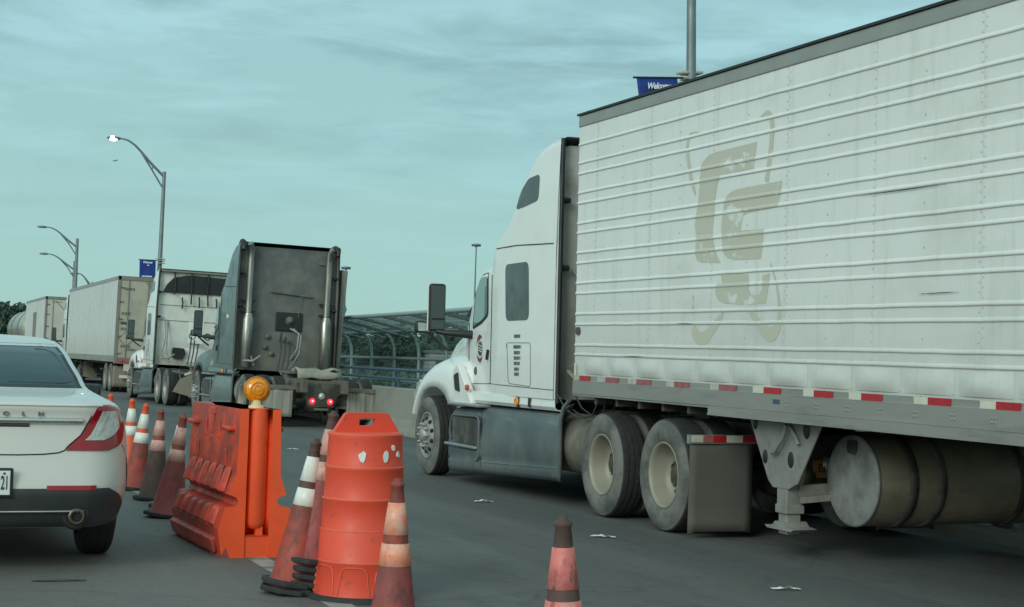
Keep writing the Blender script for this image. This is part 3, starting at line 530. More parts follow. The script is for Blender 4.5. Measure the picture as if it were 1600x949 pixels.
def tractor(loc, label, paint='cab', side='fairing', back='cabback', style='white', rot=(0, 0, 0), trailered=False, detail=True):
    t = empty('truck_tractor', loc, rot); tag(t, label, 'truck')
    # cab and sleeper shell
    c = MB(); ysec = [-4.1, -3.98, -3.87, -3.7, -3.54, -3.4, -3.27, -3.13, -3.0, -2.9, -2.8, -2.65, -2.5, -2.35, -2.25, -2.17, -2.12, -2.09, -2.06, -2.0, -1.95, -1.8, -1.6, -1.5, -1.42, -1.25, -1.1, -.9, -.75]
    rows = []
    for y in ysec:
        z0 = 1.10 if y < -1.9 else 1.08+(.0)
        rr = rsec(y, interp(CAB_HW, y), z0, interp(CAB_TOP, y), interp(CAB_R, y)); rows.append([(p[0]+(max(0, p[2]-2.9)*.03)*(1 if p[0] < 1.25 else -1), p[1], p[2]) for p in rr])
    c.grid(rows); n = len(rows[-1]); c.add(rows[-1], [tuple(range(n))])
    cab = c.build('cab', M[paint], t)
    e = cab.modifiers.new('e', 'EDGE_SPLIT'); e.split_angle = R(50)
    # back wall, recessed behind the side extenders
    bw = MB(); bw.prism([(x, z) for x, _, z in rsec(0, 1.12, 1.10, 3.82, .12)], -3.99, -3.9, 'XZ'); bwo = bw.build('rear_wall', M[back], t)
    # side extenders with their dark edge seals
    for s_ in (-1, 1):
        ex = MB(); x0 = 1.25+s_*1.19
        pl = [(-4.14, 1.1), (-4.14, 2.9), (-4.07, 3.86), (-3.9, 3.88), (-3.9, 1.1)]
        ex.prism(pl, x0-.012*s_-.0, x0-.045*s_); exo = ex.build('side_extender', M[paint if style != 'grey' else 'extender'], t)
        ex.v = [(v[0]-s_*max(0, v[2]-2.9)*.03, v[1], v[2]) for v in ex.v]
        for p in exo.data.vertices: p.co.x -= s_*max(0, p.co.z-2.9)*.03
        sl = MB(); sl.tube([(x0-s_*.03, -4.15, 1.06), (x0-s_*.03, -4.15, 2.9), (x0-s_*.058, -4.09, 3.88)], .026 if style != 'grey' else .016, 8); sl.build('edge_seal', M['black'], exo)
        if detail:
            for z in (3.22, 2.50): bb = MB(); bb.box((x0-s_*.09, -4.07, z), (.13, .12, .06)); bb.build('extender_bracket', M['black'], exo, bevel=.02)
    # windows and gaps on both sides (the right side mirrors the left)
    frame_w = patch(rounded([(-1.17, 1.86), (-1.29, 2.36), (-1.52, 2.52), (-1.86, 2.55), (-1.90, 2.02), (-1.6, 1.93)], .08), .004, 'door_window_seal', M['black'], t)
    patch(rounded([(-1.23, 1.90), (-1.34, 2.34), (-1.54, 2.48), (-1.80, 2.50), (-1.84, 2.04), (-1.6, 1.97)], .06), .010, 'door_window', M['glass'], frame_w)
    if style in ('white', 'white2'):
        patch(rounded([(-2.54, 2.60), (-3.31, 2.60), (-3.36, 1.95), (-2.60, 1.95)], .10), .003, 'bunk_window', M['darkglass'], t)
        patch(rounded([(-2.83, 3.21), (-2.93, 3.38), (-3.2, 3.53), (-3.54, 3.55), (-3.53, 3.26), (-3.1, 3.22)], .07), .004, 'roof_window', M['darkglass'], t)
        cabseam([(-2.2, 2.80), (-2.9, 2.80), (-4.02, 2.76)], t)
        cabseam(rounded([(-2.64, 1.70), (-3.42, 1.70), (-3.45, 1.22), (-2.74, 1.24)], .05)+[(-2.66, 1.68)], t, r=.003)
        for z, wdt in ((1.775, .2), (1.655, .22), (1.59, .20), (1.53, .19), (1.47, .16), (1.405, .15), (1.35, .14)):
            bl = MB(); r_ = random.Random(int(z*1000)); y = -3.02+wdt/2
            while y > -3.02-wdt/2: k = r_.uniform(.015, .035); bl.box((cab_x(-3, z)-.003, y, z), (.003, k, .038)); y -= k+.008
            bl.build('lettering', M['textgrey'], t)
    else:
        cabseam([(-2.15, 3.02), (-2.9, 2.94), (-4.02, 2.90)], t); cabseam([(-2.3, 1.3), (-2.3, 2.9)], t)
        patch(rounded([(-2.9, 3.2), (-3.1, 3.42), (-3.5, 3.5), (-3.5, 3.22)], .05), .004, 'roof_window', M['darkglass'], t)
        rl_ = MB(); rl_.lathe([(0, .001), (-.01, .05), (.03, .055)], 16, 'X', Matrix.Translation((cab_x(-3.2, 2.25)-.02, -3.3, 2.25))); rl_.build('reflector', M['white'], t)
    cabseam([(-.95, 1.95), (-.98, 1.35), (-1.05, 1.22)], t); cabseam([(-2.03, 2.5), (-2.05, 1.95), (-2.05, 1.22)], t); cabseam([(-1.0, 1.20), (-2.05, 1.22), (-4.1, 1.20)], t, r=.004)
    # windscreen
    ws = MB(); ws.add([(.32, -1.40, 2.47), (2.18, -1.40, 2.47), (2.26, -.80, 1.99), (.24, -.80, 1.99)], [(0, 1, 2, 3)]); wso = ws.build('windscreen', M['darkglass'], t); wso.location.z = .035; wso.location.y = .02
    # door handle, emblem
    hd = MB(); hd.bar((cab_x(-1.95, 1.55)-.02, -1.97, 1.62), (cab_x(-1.95, 1.5)-.02, -1.93, 1.50), .03, .03); hd.build('door_handle', M['black'], t, bevel=.008)
    if style == 'white':
        em = MB(); em.lathe([(0, .001), (-.003, .085), (.01, .09)], 28, 'X', Matrix.Translation((cab_x(-1.58, 1.63)-.004, -1.58, 1.63))); emo = em.build('door_emblem', M['emblemdark'], t)
        sw = MB()
        def arcs(r0, a0, a1, w0, n=16): return [[(cab_x(-1.58, 1.63)-.012, -1.58-math.cos(a)*(r0+q), 1.63+math.sin(a)*(r0+q)*1.25) for a in [a0+(a1-a0)*i/n]for q in (-w0*math.sin(math.pi*i/n), w0*math.sin(math.pi*i/n)+.001)] for i in range(n+1)]
        sw.grid(arcs(.11, R(200), R(330), .018)); sw.grid(arcs(.12, R(60), R(175), .02)); sw.build('swoosh', M['emblem'], emo)
        for dz in (-.03, .0, .035): k = MB(); k.bar((cab_x(-1.58, 1.63)-.011, -1.66, 1.62+dz), (cab_x(-1.58, 1.63)-.011, -1.50, 1.65+dz), .002, .012); k.build('stripe', M['white'], emo)
        dd = MB(); dd.lathe([(0, .001), (-.006, .05), (.01, .055)], 20, 'X', Matrix.Translation((cab_x(-1.35, 1.36)-.004, -1.38, 1.36))); dd.build('fuel_badge', M['emblemdark'], t)
    # lower cab sill with marker lamps
    sill = MB(); sill.grid([[(.15+(y > -1.3)*.02, y, 1.12), (.085, y, 1.10), (.075, y, 1.02), (.10, y, .985), (.25, y, .975)] for y in (-4.12, -4.0, -3, -2, -1.3, -1.0)], smooth=False); sill.build('cab_sill', M[paint], t, solid=.012)
    mk = MB(); mk.lathe([(0, .001), (-.02, .03), (-.022, .045), (.02, .055)], 20, 'X', Matrix.Translation((.068, -3.05, 1.045))); mk.build('marker_lamp', M['amber'], t)
    mk = MB(); mk.lathe([(0, .04), (-.012, .055), (.01, .065)], 20, 'X', Matrix.Translation((.072, -3.05, 1.045))); mk.build('marker_bezel', M['black'], t)
    mk = MB(); mk.box((.068, -3.42, 1.045), (.02, .07, .10)); mk.build('catch_plate', M['black'], t, bevel=.01)
    # hood and fenders
    h = MB(); hs = [(-1.02, .97, 1.98, .25), (-.7, .955, 1.955, .28), (-.3, .91, 1.90, .3), (.1, .86, 1.83, .32), (.45, .80, 1.72, .32), (.75, .75, 1.58, .30), (.95, .70, 1.38, .26), (1.05, .64, 1.12, .15)]
    rows = [rsec(y, hw, .78, zt, r) for y, hw, zt, r in hs]; h.grid(rows); h.add(rows[-1], [tuple(range(len(rows[-1])))]); ho = h.build('hood', M[paint], t); ho.modifiers.new('e', 'EDGE_SPLIT').split_angle = R(50)
    gr = MB(); gr.box((1.25, 1.07, 1.12), (.95, .04, .62)); gr.build('grille', M['black'], t, bevel=.03)
    bm_ = MB(); bm_.prism(rounded([(.12, .55), (.3, 1.12), (2.2, 1.12), (2.38, .55), (2.38, .2), (.12, .2)], .12), 0, 0) if False else bm_.box((1.25, .80, .48), (1.7, .35, .40)); bm_.build('front_bumper', M[side if style != 'white' else paint], t, bevel=.08, seg=3)
    for s_ in (-1, 1):
        f_ = MB()
        # fender as arched loft: outer skin rolls from the hood over the wheel
        prof = [(-1.30, .95), (-1.28, 1.20), (-1.20, 1.36), (-1.0, 1.43), (-.7, 1.46), (-.35, 1.46), (0.0, 1.42), (.28, 1.32), (.5, 1.17), (.66, .98), (.74, .80)]
        inner = [(-.80, .93), (-.76, .98), (-.66, 1.05), (-.52, 1.10), (-.35, 1.135), (-.16, 1.145), (.05, 1.13), (.22, 1.09), (.38, 1.01), (.50, .90), (.60, .76)]
        rows = []
        for (a, b), (ci, di) in zip(prof, inner):
            X = lambda q: 1.25+s_*q
            rows.append([(X(.62), a+.02, b+.22), (X(.86), a+.01, b+.11), (X(1.02), a, b+.05), (X(1.13), a*.99, b-.01), (X(1.195), (a*3+ci)/4, (b*3+di)/4), (X(1.215), (a+ci)/2, (b+di)/2), (X(1.225), (a+3*ci)/4, (b+3*di)/4), (X(1.225), ci, di), (X(1.17), ci, di-.012), (X(.9), ci, di-.02)])
        f_.grid(rows); q = rows[0]; f_.add(q+[(1.25+s_*.6, q[0][1], .95)], [tuple(range(len(q)+1))])
        f_.build('fender', M[paint], t, weld=True)
        # air outlet behind the wheel arch
        xo = 1.25+s_*1.222
        if s_ < 0 and style != 'grey':
            ao = MB(); ao.prism(rounded([(-1.14, 1.34), (-1.00, 1.30), (-1.06, 1.12), (-1.22, 1.10)], .03), xo-.008, xo+.04); ao.build('air_outlet', M['black'], t)
            tp = MB(); tp.prism(rounded([(-.92, 1.36), (-1.10, 1.44), (-1.62, .99), (-1.58, .93), (-.92, .93)], .04), xo+.006, xo+.10); tp.build('fender_tail', M[paint], t, bevel=.015)
            ml = MB(); ml.box((xo-.004, -1.50, 1.16), (.03, .10, .07)); ml.build('turn_signal', M['markerred'], t, bevel=.015)
        # headlamp
        hl = MB(); hl.prism(rounded([(.62, .92), (.45, 1.2), (.55, 1.22), (.80, .98)], .04), 1.25+s_*1.17, 1.25+s_*.95); hl.build('headlight', M['lamp_clear'], t, bevel=.02)
        # mirrors
        xm = 1.25+s_*1.40; a = MB()
        a.tube([(1.25+s_*1.02, -1.15, 1.80), (1.25+s_*1.15, -1.0, 1.81), (1.25+s_*1.32, -.88, 1.82), (xm, -.82, 1.84)], [.06, .045, .035, .03], 10); mo = a.build('mirror_arm', M['black'], t)
        g1 = MB(); g1.box((xm, -.80, 2.13), (.21, .10, .60)); mh = g1.build('mirror', M['black'], t, bevel=.035, seg=3)
        cp = MB(); cp.box((xm-s_*.0, -.745, 2.13), (.205, .09, .60)); cp.build('mirror_shell', M['cab' if style != 'grey' else 'black'], mh, bevel=.035, seg=3)
        mg = MB(); mg.box((xm, -.853, 2.20), (.165, .006, .40)); mg.box((xm, -.853, 1.92), (.165, .006, .11)); mg.build('mirror_glass', M['darkglass'], mh)
        # hood mirror
        hm = MB(); hm.tube([(1.25+s_*.95, .10, 1.62), (1.25+s_*1.12, -.02, 1.72), (1.25+s_*1.27, -.05, 1.84)], .022, 8); hmo = hm.build('hood_mirror_arm', M['black'], t)
        h2 = MB(); h2.box((1.25+s_*1.32, -.04, 1.90), (.24, .12, .155)); h2o = h2.build('hood_mirror', M['black'], t, bevel=.04, seg=3)
        h3 = MB(); h3.box((1.25+s_*1.32, -.110, 1.90), (.19, .006, .105), Matrix.Rotation(R(-9), 3, 'X')); h3.build('mirror_glass', M['chrome'], h2o)
    # side fairings over the fuel tanks
    for s_ in (-1, 1):
        X = lambda q: 1.25+s_*q
        fr = MB(); Z = [(1.07, 1.08), (1.03, 1.16), (.97, 1.195), (.85, 1.215), (.62, 1.235), (.42, 1.24), (.36, 1.225), (.33, 1.235), (.24, 1.235), (.17, 1.215)]
        def topz(y): return interp([(-4.52, 1.15), (-4.40, 1.05), (-4.2, .965), (-1.9, .955), (-.84, .90)], y)
        rows = []
        for y in (-4.42, -4.36, -4.2, -3.6, -3.0, -2.4, -2.06, -1.9, -1.3, -.95, -.86):
            tz = topz(y); k = interp([(-4.42, 0), (-.86, -.06)], y)
            zl = interp([(-4.42, .265), (-.86, .125)], y); rows.append([(X(q-(0.02 if y > -.9 else 0)), y, zl+(z-.17)*(tz-zl)/(1.07-.17)) for z, q in Z])
        fr.grid(rows); fo = fr.build('side_fairing', M[side], t, solid=.015)
        lp_ = MB(); lp_.tube([(X(1.20), -4.36, .265), (X(1.235), -4.44, .36), (X(1.235), -4.43, .9), (X(1.22), -4.47, 1.03), (X(1.19), -4.56, 1.11)], .022, 6); lp_.build('fairing_edge', M[side], fo)
        if s_ < 0:
            rc = MB(); rc.prism(rounded([(-1.02, .80), (-1.98, .80), (-1.98, .42), (-1.25, .42)], .10), X(1.236), X(1.252)); rc.build('step_recess', M['blackmetal'], fo)
            rr_ = MB(); rr_.tube([(X(1.25), y, z) for y, z in rounded([(-.96, .55), (-1.04, .82), (-2.02, .83), (-2.02, .30)], .10)], .018, 6); rr_.build('recess_rim', M[side], fo)
            for (y0, y1, z) in ((-.86, -2.0, .46), (-.95, -2.05, .955)):
                st = MB(); st.box((X(1.20), (y0+y1)/2, z), (.17, abs(y1-y0), .035)); st.build('step', M['step'], fo, bevel=.01)
            for yy in (-2.07,): sm = MB(); sm.tube([(X(1.238), yy, .9), (X(1.243), yy, .24)], .004, 6); sm.build('panel_gap', M['seam'], fo)
            st = MB(); st.tube([(X(1.230), -.9, .26), (X(1.235), -2.5, .32), (X(1.235), -4.35, .39)], .012, 6); st.build('trim_line', M[side], fo)
        # fuel tank end and air tank behind the fairing
        tk = MB(); tk.lathe([(-4.95, .02), (-4.95, .24), (-4.9, .30), (-4.86, .315), (-3.3, .315)], 32, 'Y', Matrix.Translation((X(.86), 0, .64)), cap0=True); tk.build('fuel_tank', M['tankcap'] if style == 'grey' else M['frame'], t)
    # wheels
    for s_, x in ((-1, 0.0), (1, 2.5)):
        wheel(t, x+.0, 0, s_, 'steer', 'rimalloy')
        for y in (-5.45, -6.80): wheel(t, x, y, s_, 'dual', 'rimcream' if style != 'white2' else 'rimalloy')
    # chassis
    ch = MB()
    for x in (.82, 1.68): ch.box((x, -3.6, .86), (.09, 8.6, .26))
    for y in (-1, -3.2, -4.7, -6.1, -7.3): ch.box((1.25, y, .86), (.8, .12, .22))
    for y in (0, -5.45, -6.8): ch.tube([(.45, y, .51), (2.05, y, .51)], .075, 8)
    for y in (-5.45, -6.8): ch.lathe([(-.22, .05), (-.18, .17), (0, .22), (.18, .17), (.22, .05)], 16, 'X', Matrix.Translation((1.25, y, .51)))
    ch.build('chassis', M['blackmetal' if style == 'white' else 'frame'], t)
    fw = MB(); fw.box((1.25, -6.0, 1.10), (.9, .95, .05)); fw.box((1.25, -6.0, 1.02), (.85, .3, .12)); fw.prism([(.9, -6.4), (1.6, -6.4), (1.35, -6.1), (1.30, -5.95), (1.20, -5.95), (1.15, -6.1)], 1.12, 1.16, 'XY'); fwo = fw.build('fifth_wheel', M['frame'], t, bevel=.01)
    hz = MB()                                             # air hoses behind the cab
    for k, x in enumerate((1.15, 1.25, 1.36)):
        hz.tube([(x, -4.0, 1.75), (x-.05, -4.3, 1.95-.1*k), (x-.12, -4.6, 1.5), (x-.2, -4.75, 1.15), (x-.1, -4.9, 1.0)], .02, 8)
    hz.build('air_hose', M['gladhose'], t)
    hw_ = MB(); hw_.tube([(.28, -4.02, 2.5), (.34, -4.25, 2.3), (.36, -4.3, 1.9), (.34, -4.15, 1.6), (.30, -4.05, 1.45)], .013, 6); hw_.tube([(.25, -4.05, 1.40), (.28, -4.25, 1.30), (.45, -4.45, 1.30), (.6, -4.55, 1.42)], .026, 8); hw_.tube([(.45, -4.0, 2.4), (.42, -4.2, 1.5), (.5, -4.35, 1.2)], .016, 6); hw_.build('air_hose', M['hose'], t)
    # mudflap bracket and flaps at the tail
    for s_ in (-1, 1):
        x = 1.25+s_*.93
        if style == 'white':
            br = MB(); br.bar((1.25+s_*1.22, -7.56, .865), (1.25+s_*.3, -7.56, .865), .05, .075); br.v = [(v[0]+s_*.07, v[1]+.16, v[2]) for v in br.v]; bro = br.build('flap_bracket', M['step'], t)
            stp = [('whiteold', 1.20, 1.09), ('redold', 1.09, .99), ('red', .99, .86), ('white', .86, .70), ('red', .70, .55), ('white', .55, .42)]
            for mm, a, b_ in stp: q = MB(); q.box((1.25+s_*((a+b_)/2+.07), -7.428, .868), (abs(a-b_), .006, .06)); q.build('reflective_tape', M[mm], bro)
            fl = MB(); wv = lambda i, j: -7.56+.005*math.sin(i*.8)+.02*(j/8)**2
            fl.grid([[(1.25+s_*(1.27-.62*i/8), wv(i, j)+.16, .83-.77*j/8-(.02 if (j == 8 and i in (0, 8)) else 0)) for i in range(9)] for j in range(9)]); fl.build('mudflap', M['flap'], bro, solid=.012)
        elif style == 'grey':
            br = MB(); br.bar((1.25+s_*1.20, -7.45, .80), (1.25+s_*.42, -7.45, .82), .07, .085); bro = br.build('flap_bracket', M['frame'], t)
            fl = MB(); fl.grid([[(1.25+s_*(1.20-.62*i/8), -7.45+.02*math.sin(i*1.3), .78-.56*j/6) for i in range(9)] for j in range(7)]); fl.build('mudflap', M['flapstreak'], bro, solid=.012)
            ab = MB(); ab.lathe([(.42, .19), (.45, .19), (.47, .12), (.50, .13), (.54, .165), (.72, .17), (.76, .15), (.80, .15)], 24, 'Z', Matrix.Translation((1.25+s_*.62, -7.2, 0)), cap0=True); ab.build('air_spring', M['frame'], t)
        else:
            br = MB(); br.bar((1.25+s_*1.15, -7.35, .86+(.10 if s_ < 0 else 0)), (1.25+s_*.5, -7.35, .86), .05, .06); bro = br.build('flap_bracket', M['frame'], t)
            if s_ < 0:
                fl = MB(); fl.add([(.62, -7.4, .90), (1.30, -7.4, .78), (.98, -7.42, -.0+.18), (.12, -7.42, .40), (.30, -7.4, .74)], [(0, 1, 2, 3, 4)]); fl.build('mudflap', M['flaptan'], bro, solid=.015)
                for mm, a, b_ in (('white', (.42, .93), (.60, 1.0)), ('redold', (.62, 1.0), (.88, 1.0)), ('white', (.92, .99), (1.15, .90))):
                    q = MB(); q.bar((a[0], -7.43, a[1]-.06), (b_[0], -7.43, b_[1]-.06), .008, .06); q.build('reflective_tape', M[mm], bro)
            else: fl = MB(); fl.box((x-.1, -7.38, .5), (.6, .015, .62)); fl.build('mudflap', M['flaptan'], bro)
    tb_ = MB(); tb_.prism([(.72, .92), (1.78, .92), (1.78, .72), (1.60, .68), (1.52, .44), (.98, .44), (.90, .68), (.72, .72)], -7.58, -7.50, 'XZ'); tbo = tb_.build('tail_panel', M['blackmetal'], t, bevel=.01)
    for x in (1.06, 1.44):
        q = MB(); q.lathe([(-7.62, .001), (-7.615, .05), (-7.59, .062), (-7.57, .064)], 18, 'Y', Matrix.Translation((x, 0, .555))); qo = q.build('tail_light', M['taillight' if style == 'grey' else 'hub'], tbo)
        if style == 'grey': q = MB(); q.lathe([(-7.624, .001), (-7.622, .022), (-7.618, .024)], 12, 'Y', Matrix.Translation((x, 0, .56))); q.build('bulb', M['tailcore'], qo)
    q = MB(); q.lathe([(-7.62, .001), (-7.61, .06), (-7.58, .07)], 18, 'Y', Matrix.Translation((1.25, 0, .66))); q.build('reverse_light', M['lamp_clear'], tbo)
    q = MB(); q.box((1.25, -7.60, .45 if style == 'grey' else .62), (.31, .012, .16)) if style == 'white' else q.box((1.25, -7.595, .40), (.3, .01, .05)); po = q.build('number_plate', M['yellowplate' if style == 'white' else 'frame'], tbo)
    if style == 'grey':
        for s_ in (-1, 1):                                # exhaust stacks with perforated heat shields
            x = 1.25+s_*.90
            st = MB(); st.tube([(x, -4.14, 2.35), (x, -4.14, 3.55), (x-s_*.0, -4.16, 3.75), (x+s_*.06, -4.22, 3.86)], [.075, .075, .072, .07], 18); so = st.build('exhaust_stack', M['stack'], t)
            mf = MB(); mf.lathe([(1.15, .11), (1.18, .135), (2.2, .135), (2.26, .11), (2.34, .085)], 24, 'Z', Matrix.Translation((x, -4.16, 0)), cap0=True); mf.build('muffler', M['stack'], so)
            for z in (2.38, 2.62): cpb = MB(); cpb.box((x, -4.08, z), (.32, .10, .035)); cpb.build('stack_clamp', M['black'], so)
            cpn = MB(); cpn.tube([(1.25+s_*1.05, -3.6, 3.87), (1.25+s_*1.08, -3.95, 3.90), (1.25+s_*1.09, -4.16, 3.86), (1.25+s_*1.09, -4.20, 3.72)], [.05, .07, .07, .05], 10); cpn.build('corner_cap', M['black'], t)
        q = MB(); q.box((1.32, -4.01, 2.20), (.62, .04, .42)); q.build('rear_window_panel', M['black'], t, bevel=.02)
        q = MB(); q.lathe([(-4.12, .001), (-4.11, .05), (-4.07, .06), (-4.03, .10)], 16, 'Y', Matrix.Translation((1.34, 0, 2.22))); q.build('gladhand', M['frame'], t)
        q = MB(); q.bar((.85, -4.03, 2.85), (1.85, -4.03, 2.78), .03, .03); q.tube([(1.6, -4.03, 2.8), (1.52, -4.04, 2.3)], .008, 5); q.build('grab_rail', M['frame'], t); q = MB(); q.bar((1.95, -4.02, 3.58), (2.12, -4.02, 3.57), .02, .14); q.build('wall_box', M['frame'], t)
        for (x, z) in ((.85, 1.85), (.80, 1.62), (.95, 1.48), (1.45, 1.42)): q = MB(); q.lathe([(-4.06, .001), (-4.055, .05), (-4.0, .06)], 14, 'Y', Matrix.Translation((x, 0, z))); q.build('wall_fitting', M['frame'], t)
        q = MB(); q.tube([(1.35, -4.08, 2.05), (1.5, -4.3, 1.95), (1.45, -4.4, 1.6), (1.2, -4.5, 1.25), (1.0, -4.9, 1.05)], .022, 7); q.tube([(1.42, -4.08, 2.05), (1.55, -4.3, 1.9), (1.5, -4.4, 1.5), (1.28, -4.55, 1.2), (1.1, -4.9, 1.05)], .022, 7); q.build('air_hose', M['hose'], t)
        tp = MB(); r_ = random.Random(9); tp.grid([[(.9+.16*i, -6.3-.12*j, 1.16+r_.uniform(-.05, .08)) for i in range(7)] for j in range(5)]); tp.grid([[(.9+.16*i, -6.8-.03*j, 1.16-.14*j/2+r_.uniform(-.03, .03)) for i in range(7)] for j in range(3)]); tp.build('tarp_cover', M['blanket'], t, solid=.03)
    if style == 'grey':
        q = MB(); q.prism([(2.47, 1.08), (2.56, 1.10), (2.60, 2.3), (2.64, 3.42), (2.50, 3.44)], -4.02, -3.5, 'XZ'); q.build('side_wing', M['extender'], t, bevel=.01)
    if style == 'white2':
        q = MB(); q.prism([(.24, 3.22), (2.30, 3.22), (2.30, 3.66), (2.1, 3.72), (1.2, 3.75), (.9, 3.74), (.55, 3.66), (.36, 3.46)], -4.05, -3.97, 'XZ'); q.build('roof_cavity', M['black'], t)
        q = MB(); q.box((1.25, -4.05, 3.845), (2.2, .16, .05)); q.build('roof_lip', M['extender'], t)
        r_ = random.Random(2)
        for i in range(8):
            x = .55+.25*i; z0 = r_.uniform(2.75, 2.95); z1 = 3.82 if i in (0, 2, 4) else r_.uniform(3.08, 3.16); q = MB(); q.tube([(x, -4.09, z1), (x+r_.uniform(-.03, .04), -4.10, (z0+z1)/2), (x+.02, -4.09, z0 if i else 3.15)], .025, 5); q.build('torn_strap', M['black'], t)
        for x, z in ((1.18, 1.98), (1.62, 1.98)): q = MB(); q.tube([(x+.09*math.cos(a*.393), -4.005, z+.09*math.sin(a*.393)) for a in range(17)], .014, 5); q.build('ring_fitting', M['black'], t)
        q = MB(); q.prism(rounded([(.62, 1.62), (.95, 1.60), (1.0, 1.42), (.9, 1.3), (.6, 1.32)], .05), -4.12, -4.0, 'XZ'); q.build('gladhand', M['black'], t)
        q = MB(); q.prism(rounded([(1.05, 2.42), (1.50, 2.42), (1.50, 1.75), (1.05, 1.75)], .05), -4.004, -3.995, 'XZ'); q.prism(rounded([(1.0, 1.62), (1.6, 1.60), (1.58, 1.20), (.95, 1.22)], .05), -4.004, -3.995, 'XZ'); q.build('hatch', M['cab'], t)
        for z in (2.85, 2.4): q = MB(); q.bar((.2, -4.0, z), (2.3, -4.0, z), .012, .012); q.build('panel_gap', M['frame'], t)
    return t, tbo
tr1, tail1 = tractor((6.62, 20.05, 0), 'white truck tractor with dark grey side fairing, coupled to the ribbed trailer', rot=(0, -.010, 0))
text('lettering', 'EF9 L', .10, M['ink'], tail1, (1.25, -7.61, .62), (R(90), 0, 0))
tractor((7.32, 40.5, 0), 'slate grey truck tractor without trailer, with two exhaust stacks and lit red lights', 'greycab', 'greycab', 'greyback', 'grey', rot=(0, .02, 0))[0].scale = (1, 1, 1.03)
tractor((7.36, 52.1, 0), 'white truck tractor with torn black roof opening and tan mudflap askew', 'cab', 'fairing', 'cabback2', 'white2', rot=(0, .02, 0))
tractor((7.75, 79.5, 0), 'truck tractor hidden ahead of the long van trailer, only its mirrors sticking out', 'cab', 'fairing', 'cabback', 'white2', rot=(0, .0, 0), detail=False)

# ------------------------------------------------------------ refrigerated trailer on the right
T0 = (6.645, 15.30, 0.0); tl_ = empty('semi_trailer', T0, (.006, -.014, 0)); tag(tl_, 'long white ribbed semi trailer with a faded tan logo on its side', 'trailer')
LEN = 14.6; W = 2.58
b = MB(); b.box((W/2, -LEN/2, (1.35+3.91)/2), (W, LEN, 3.91-1.35)); b.build('trailer_body', M['trailer'], tl_)
b = MB(); b.box((W/2, -LEN/2, 3.960), (W+.02, LEN+.02, .118)); b.build('roof_rail', M['roofrail'], tl_, bevel=.012)
b = MB(); b.box((W/2, -LEN/2, 4.030), (W+.05, LEN+.05, .02)); b.build('roof_edge', M['black'], tl_)
b = MB(); b.add([(-.012, 0.0, 1.37), (-.014, 0, 1.325), (-.02, 0, 1.32), (-.02, 0, 1.185), (-.012, 0, 1.18), (-.012, 0, 1.165), (.05, 0, 1.165)]+[(-.012, -LEN, 1.37), (-.014, -LEN, 1.325), (-.02, -LEN, 1.32), (-.02, -LEN, 1.185), (-.012, -LEN, 1.18), (-.012, -LEN, 1.165), (.05, -LEN, 1.165)], [(i, i+1, i+8, i+7) for i in range(6)])
b.box((W+.0, -LEN/2, 1.26), (.03, LEN, .2)); b.box((W/2, -.01, 1.26), (W, .03, .2)); b.build('bottom_rail', M['rail'], tl_)
b = MB(); b.box((-.014, -2.95-(LEN-2.95)/2, 1.145), (.05, LEN-2.95, .075)); b.box((-.04, -2.95-(LEN-2.95)/2, 1.116), (.012, LEN-2.95, .02)); b.build('lower_lip', M['rail'], tl_)
b = MB(); b.box((W/2, -LEN/2, 1.215), (W-.1, LEN-.1, .06))
for k in range(28): b.box((W/2, -.4-k*.5, 1.14), (W-.12, .05, .1))
b.box((W/2, -.9, 1.17), (1.0, 1.6, .06)); b.build('underframe', M['blackmetal'], tl_)
RZ = [3.72, 3.53, 3.42, 3.225, 3.12, 2.915, 2.815, 2.615, 2.51, 2.305, 2.20, 1.99, 1.885, 1.675, 1.58]
b = MB(); r_ = random.Random(11)
for z in RZ:
    n = 60; rows = []
    for i in range(n+1):
        y = -LEN*i/n; dz = r_.gauss(0, .0012); rows.append([(-.0005, y, z+.022+dz), (-.0065, y, z+.013+dz), (-.0105, y, z+.002+dz), (-.0095, y, z-.008+dz), (-.0005, y, z-.012+dz)])
    b.grid(rows)
b.build('side_rib', M['trailer'], tl_)
# panel sheets overlap at riveted seams; rivets in pairs of columns
b = MB()
def riv(y, z, r=.0065): b.add([(-.0035, y-r, z-r), (-.0035, y+r, z-r), (-.0035, y+r, z+r), (-.0035, y-r, z+r), (-.0005, y-r*1.6, z-r*1.6), (-.0005, y+r*1.6, z-r*1.6), (-.0005, y+r*1.6, z+r*1.6), (-.0005, y-r*1.6, z+r*1.6)], [(0, 1, 2, 3), (0, 4, 5, 1), (1, 5, 6, 2), (2, 6, 7, 3), (3, 7, 4, 0)])
for k in range(12):
    y = -.45-1.22*k
    zz = 1.42
    while zz < 3.9: riv(y, zz, .005); riv(y-.04, zz+.03, .004) if k % 2 else None; zz += .065
    for z in [q-.12 for q in RZ[::2]]: riv(y-.61, z, .006); riv(y-.61, z-.08, .006)
y = -.03
while y > -LEN: riv(y, 1.405, .005); y -= .055
b.build('rivets', M['rivet'], tl_)
b = MB()
for k in range(12): b.box((-.0012, -.45-1.22*k-.02, 2.65), (.0024, .003, 2.5))
b.build('panel_gap', M['rivet'], tl_)
# dents along the foot of the wall: pillowed panels between posts
b = MB()
for k in range(24):
    y0 = -.25-.61*k; y1 = y0-.56; rows = []
    dp = random.Random(k+40).uniform(.016, .042)
    for j in range(9):
        v_ = j/8; z = 1.39+.17*v_
        rows.append([(-.001-dp*math.sin(math.pi*u/10)**.7*math.sin(math.pi*min(1, v_*.9+.1))*(1-.4*v_), y0+(y1-y0)*u/10, z) for u in range(11)])
    b.grid(rows)
b.build('dented_panel', M['trailer'], tl_)
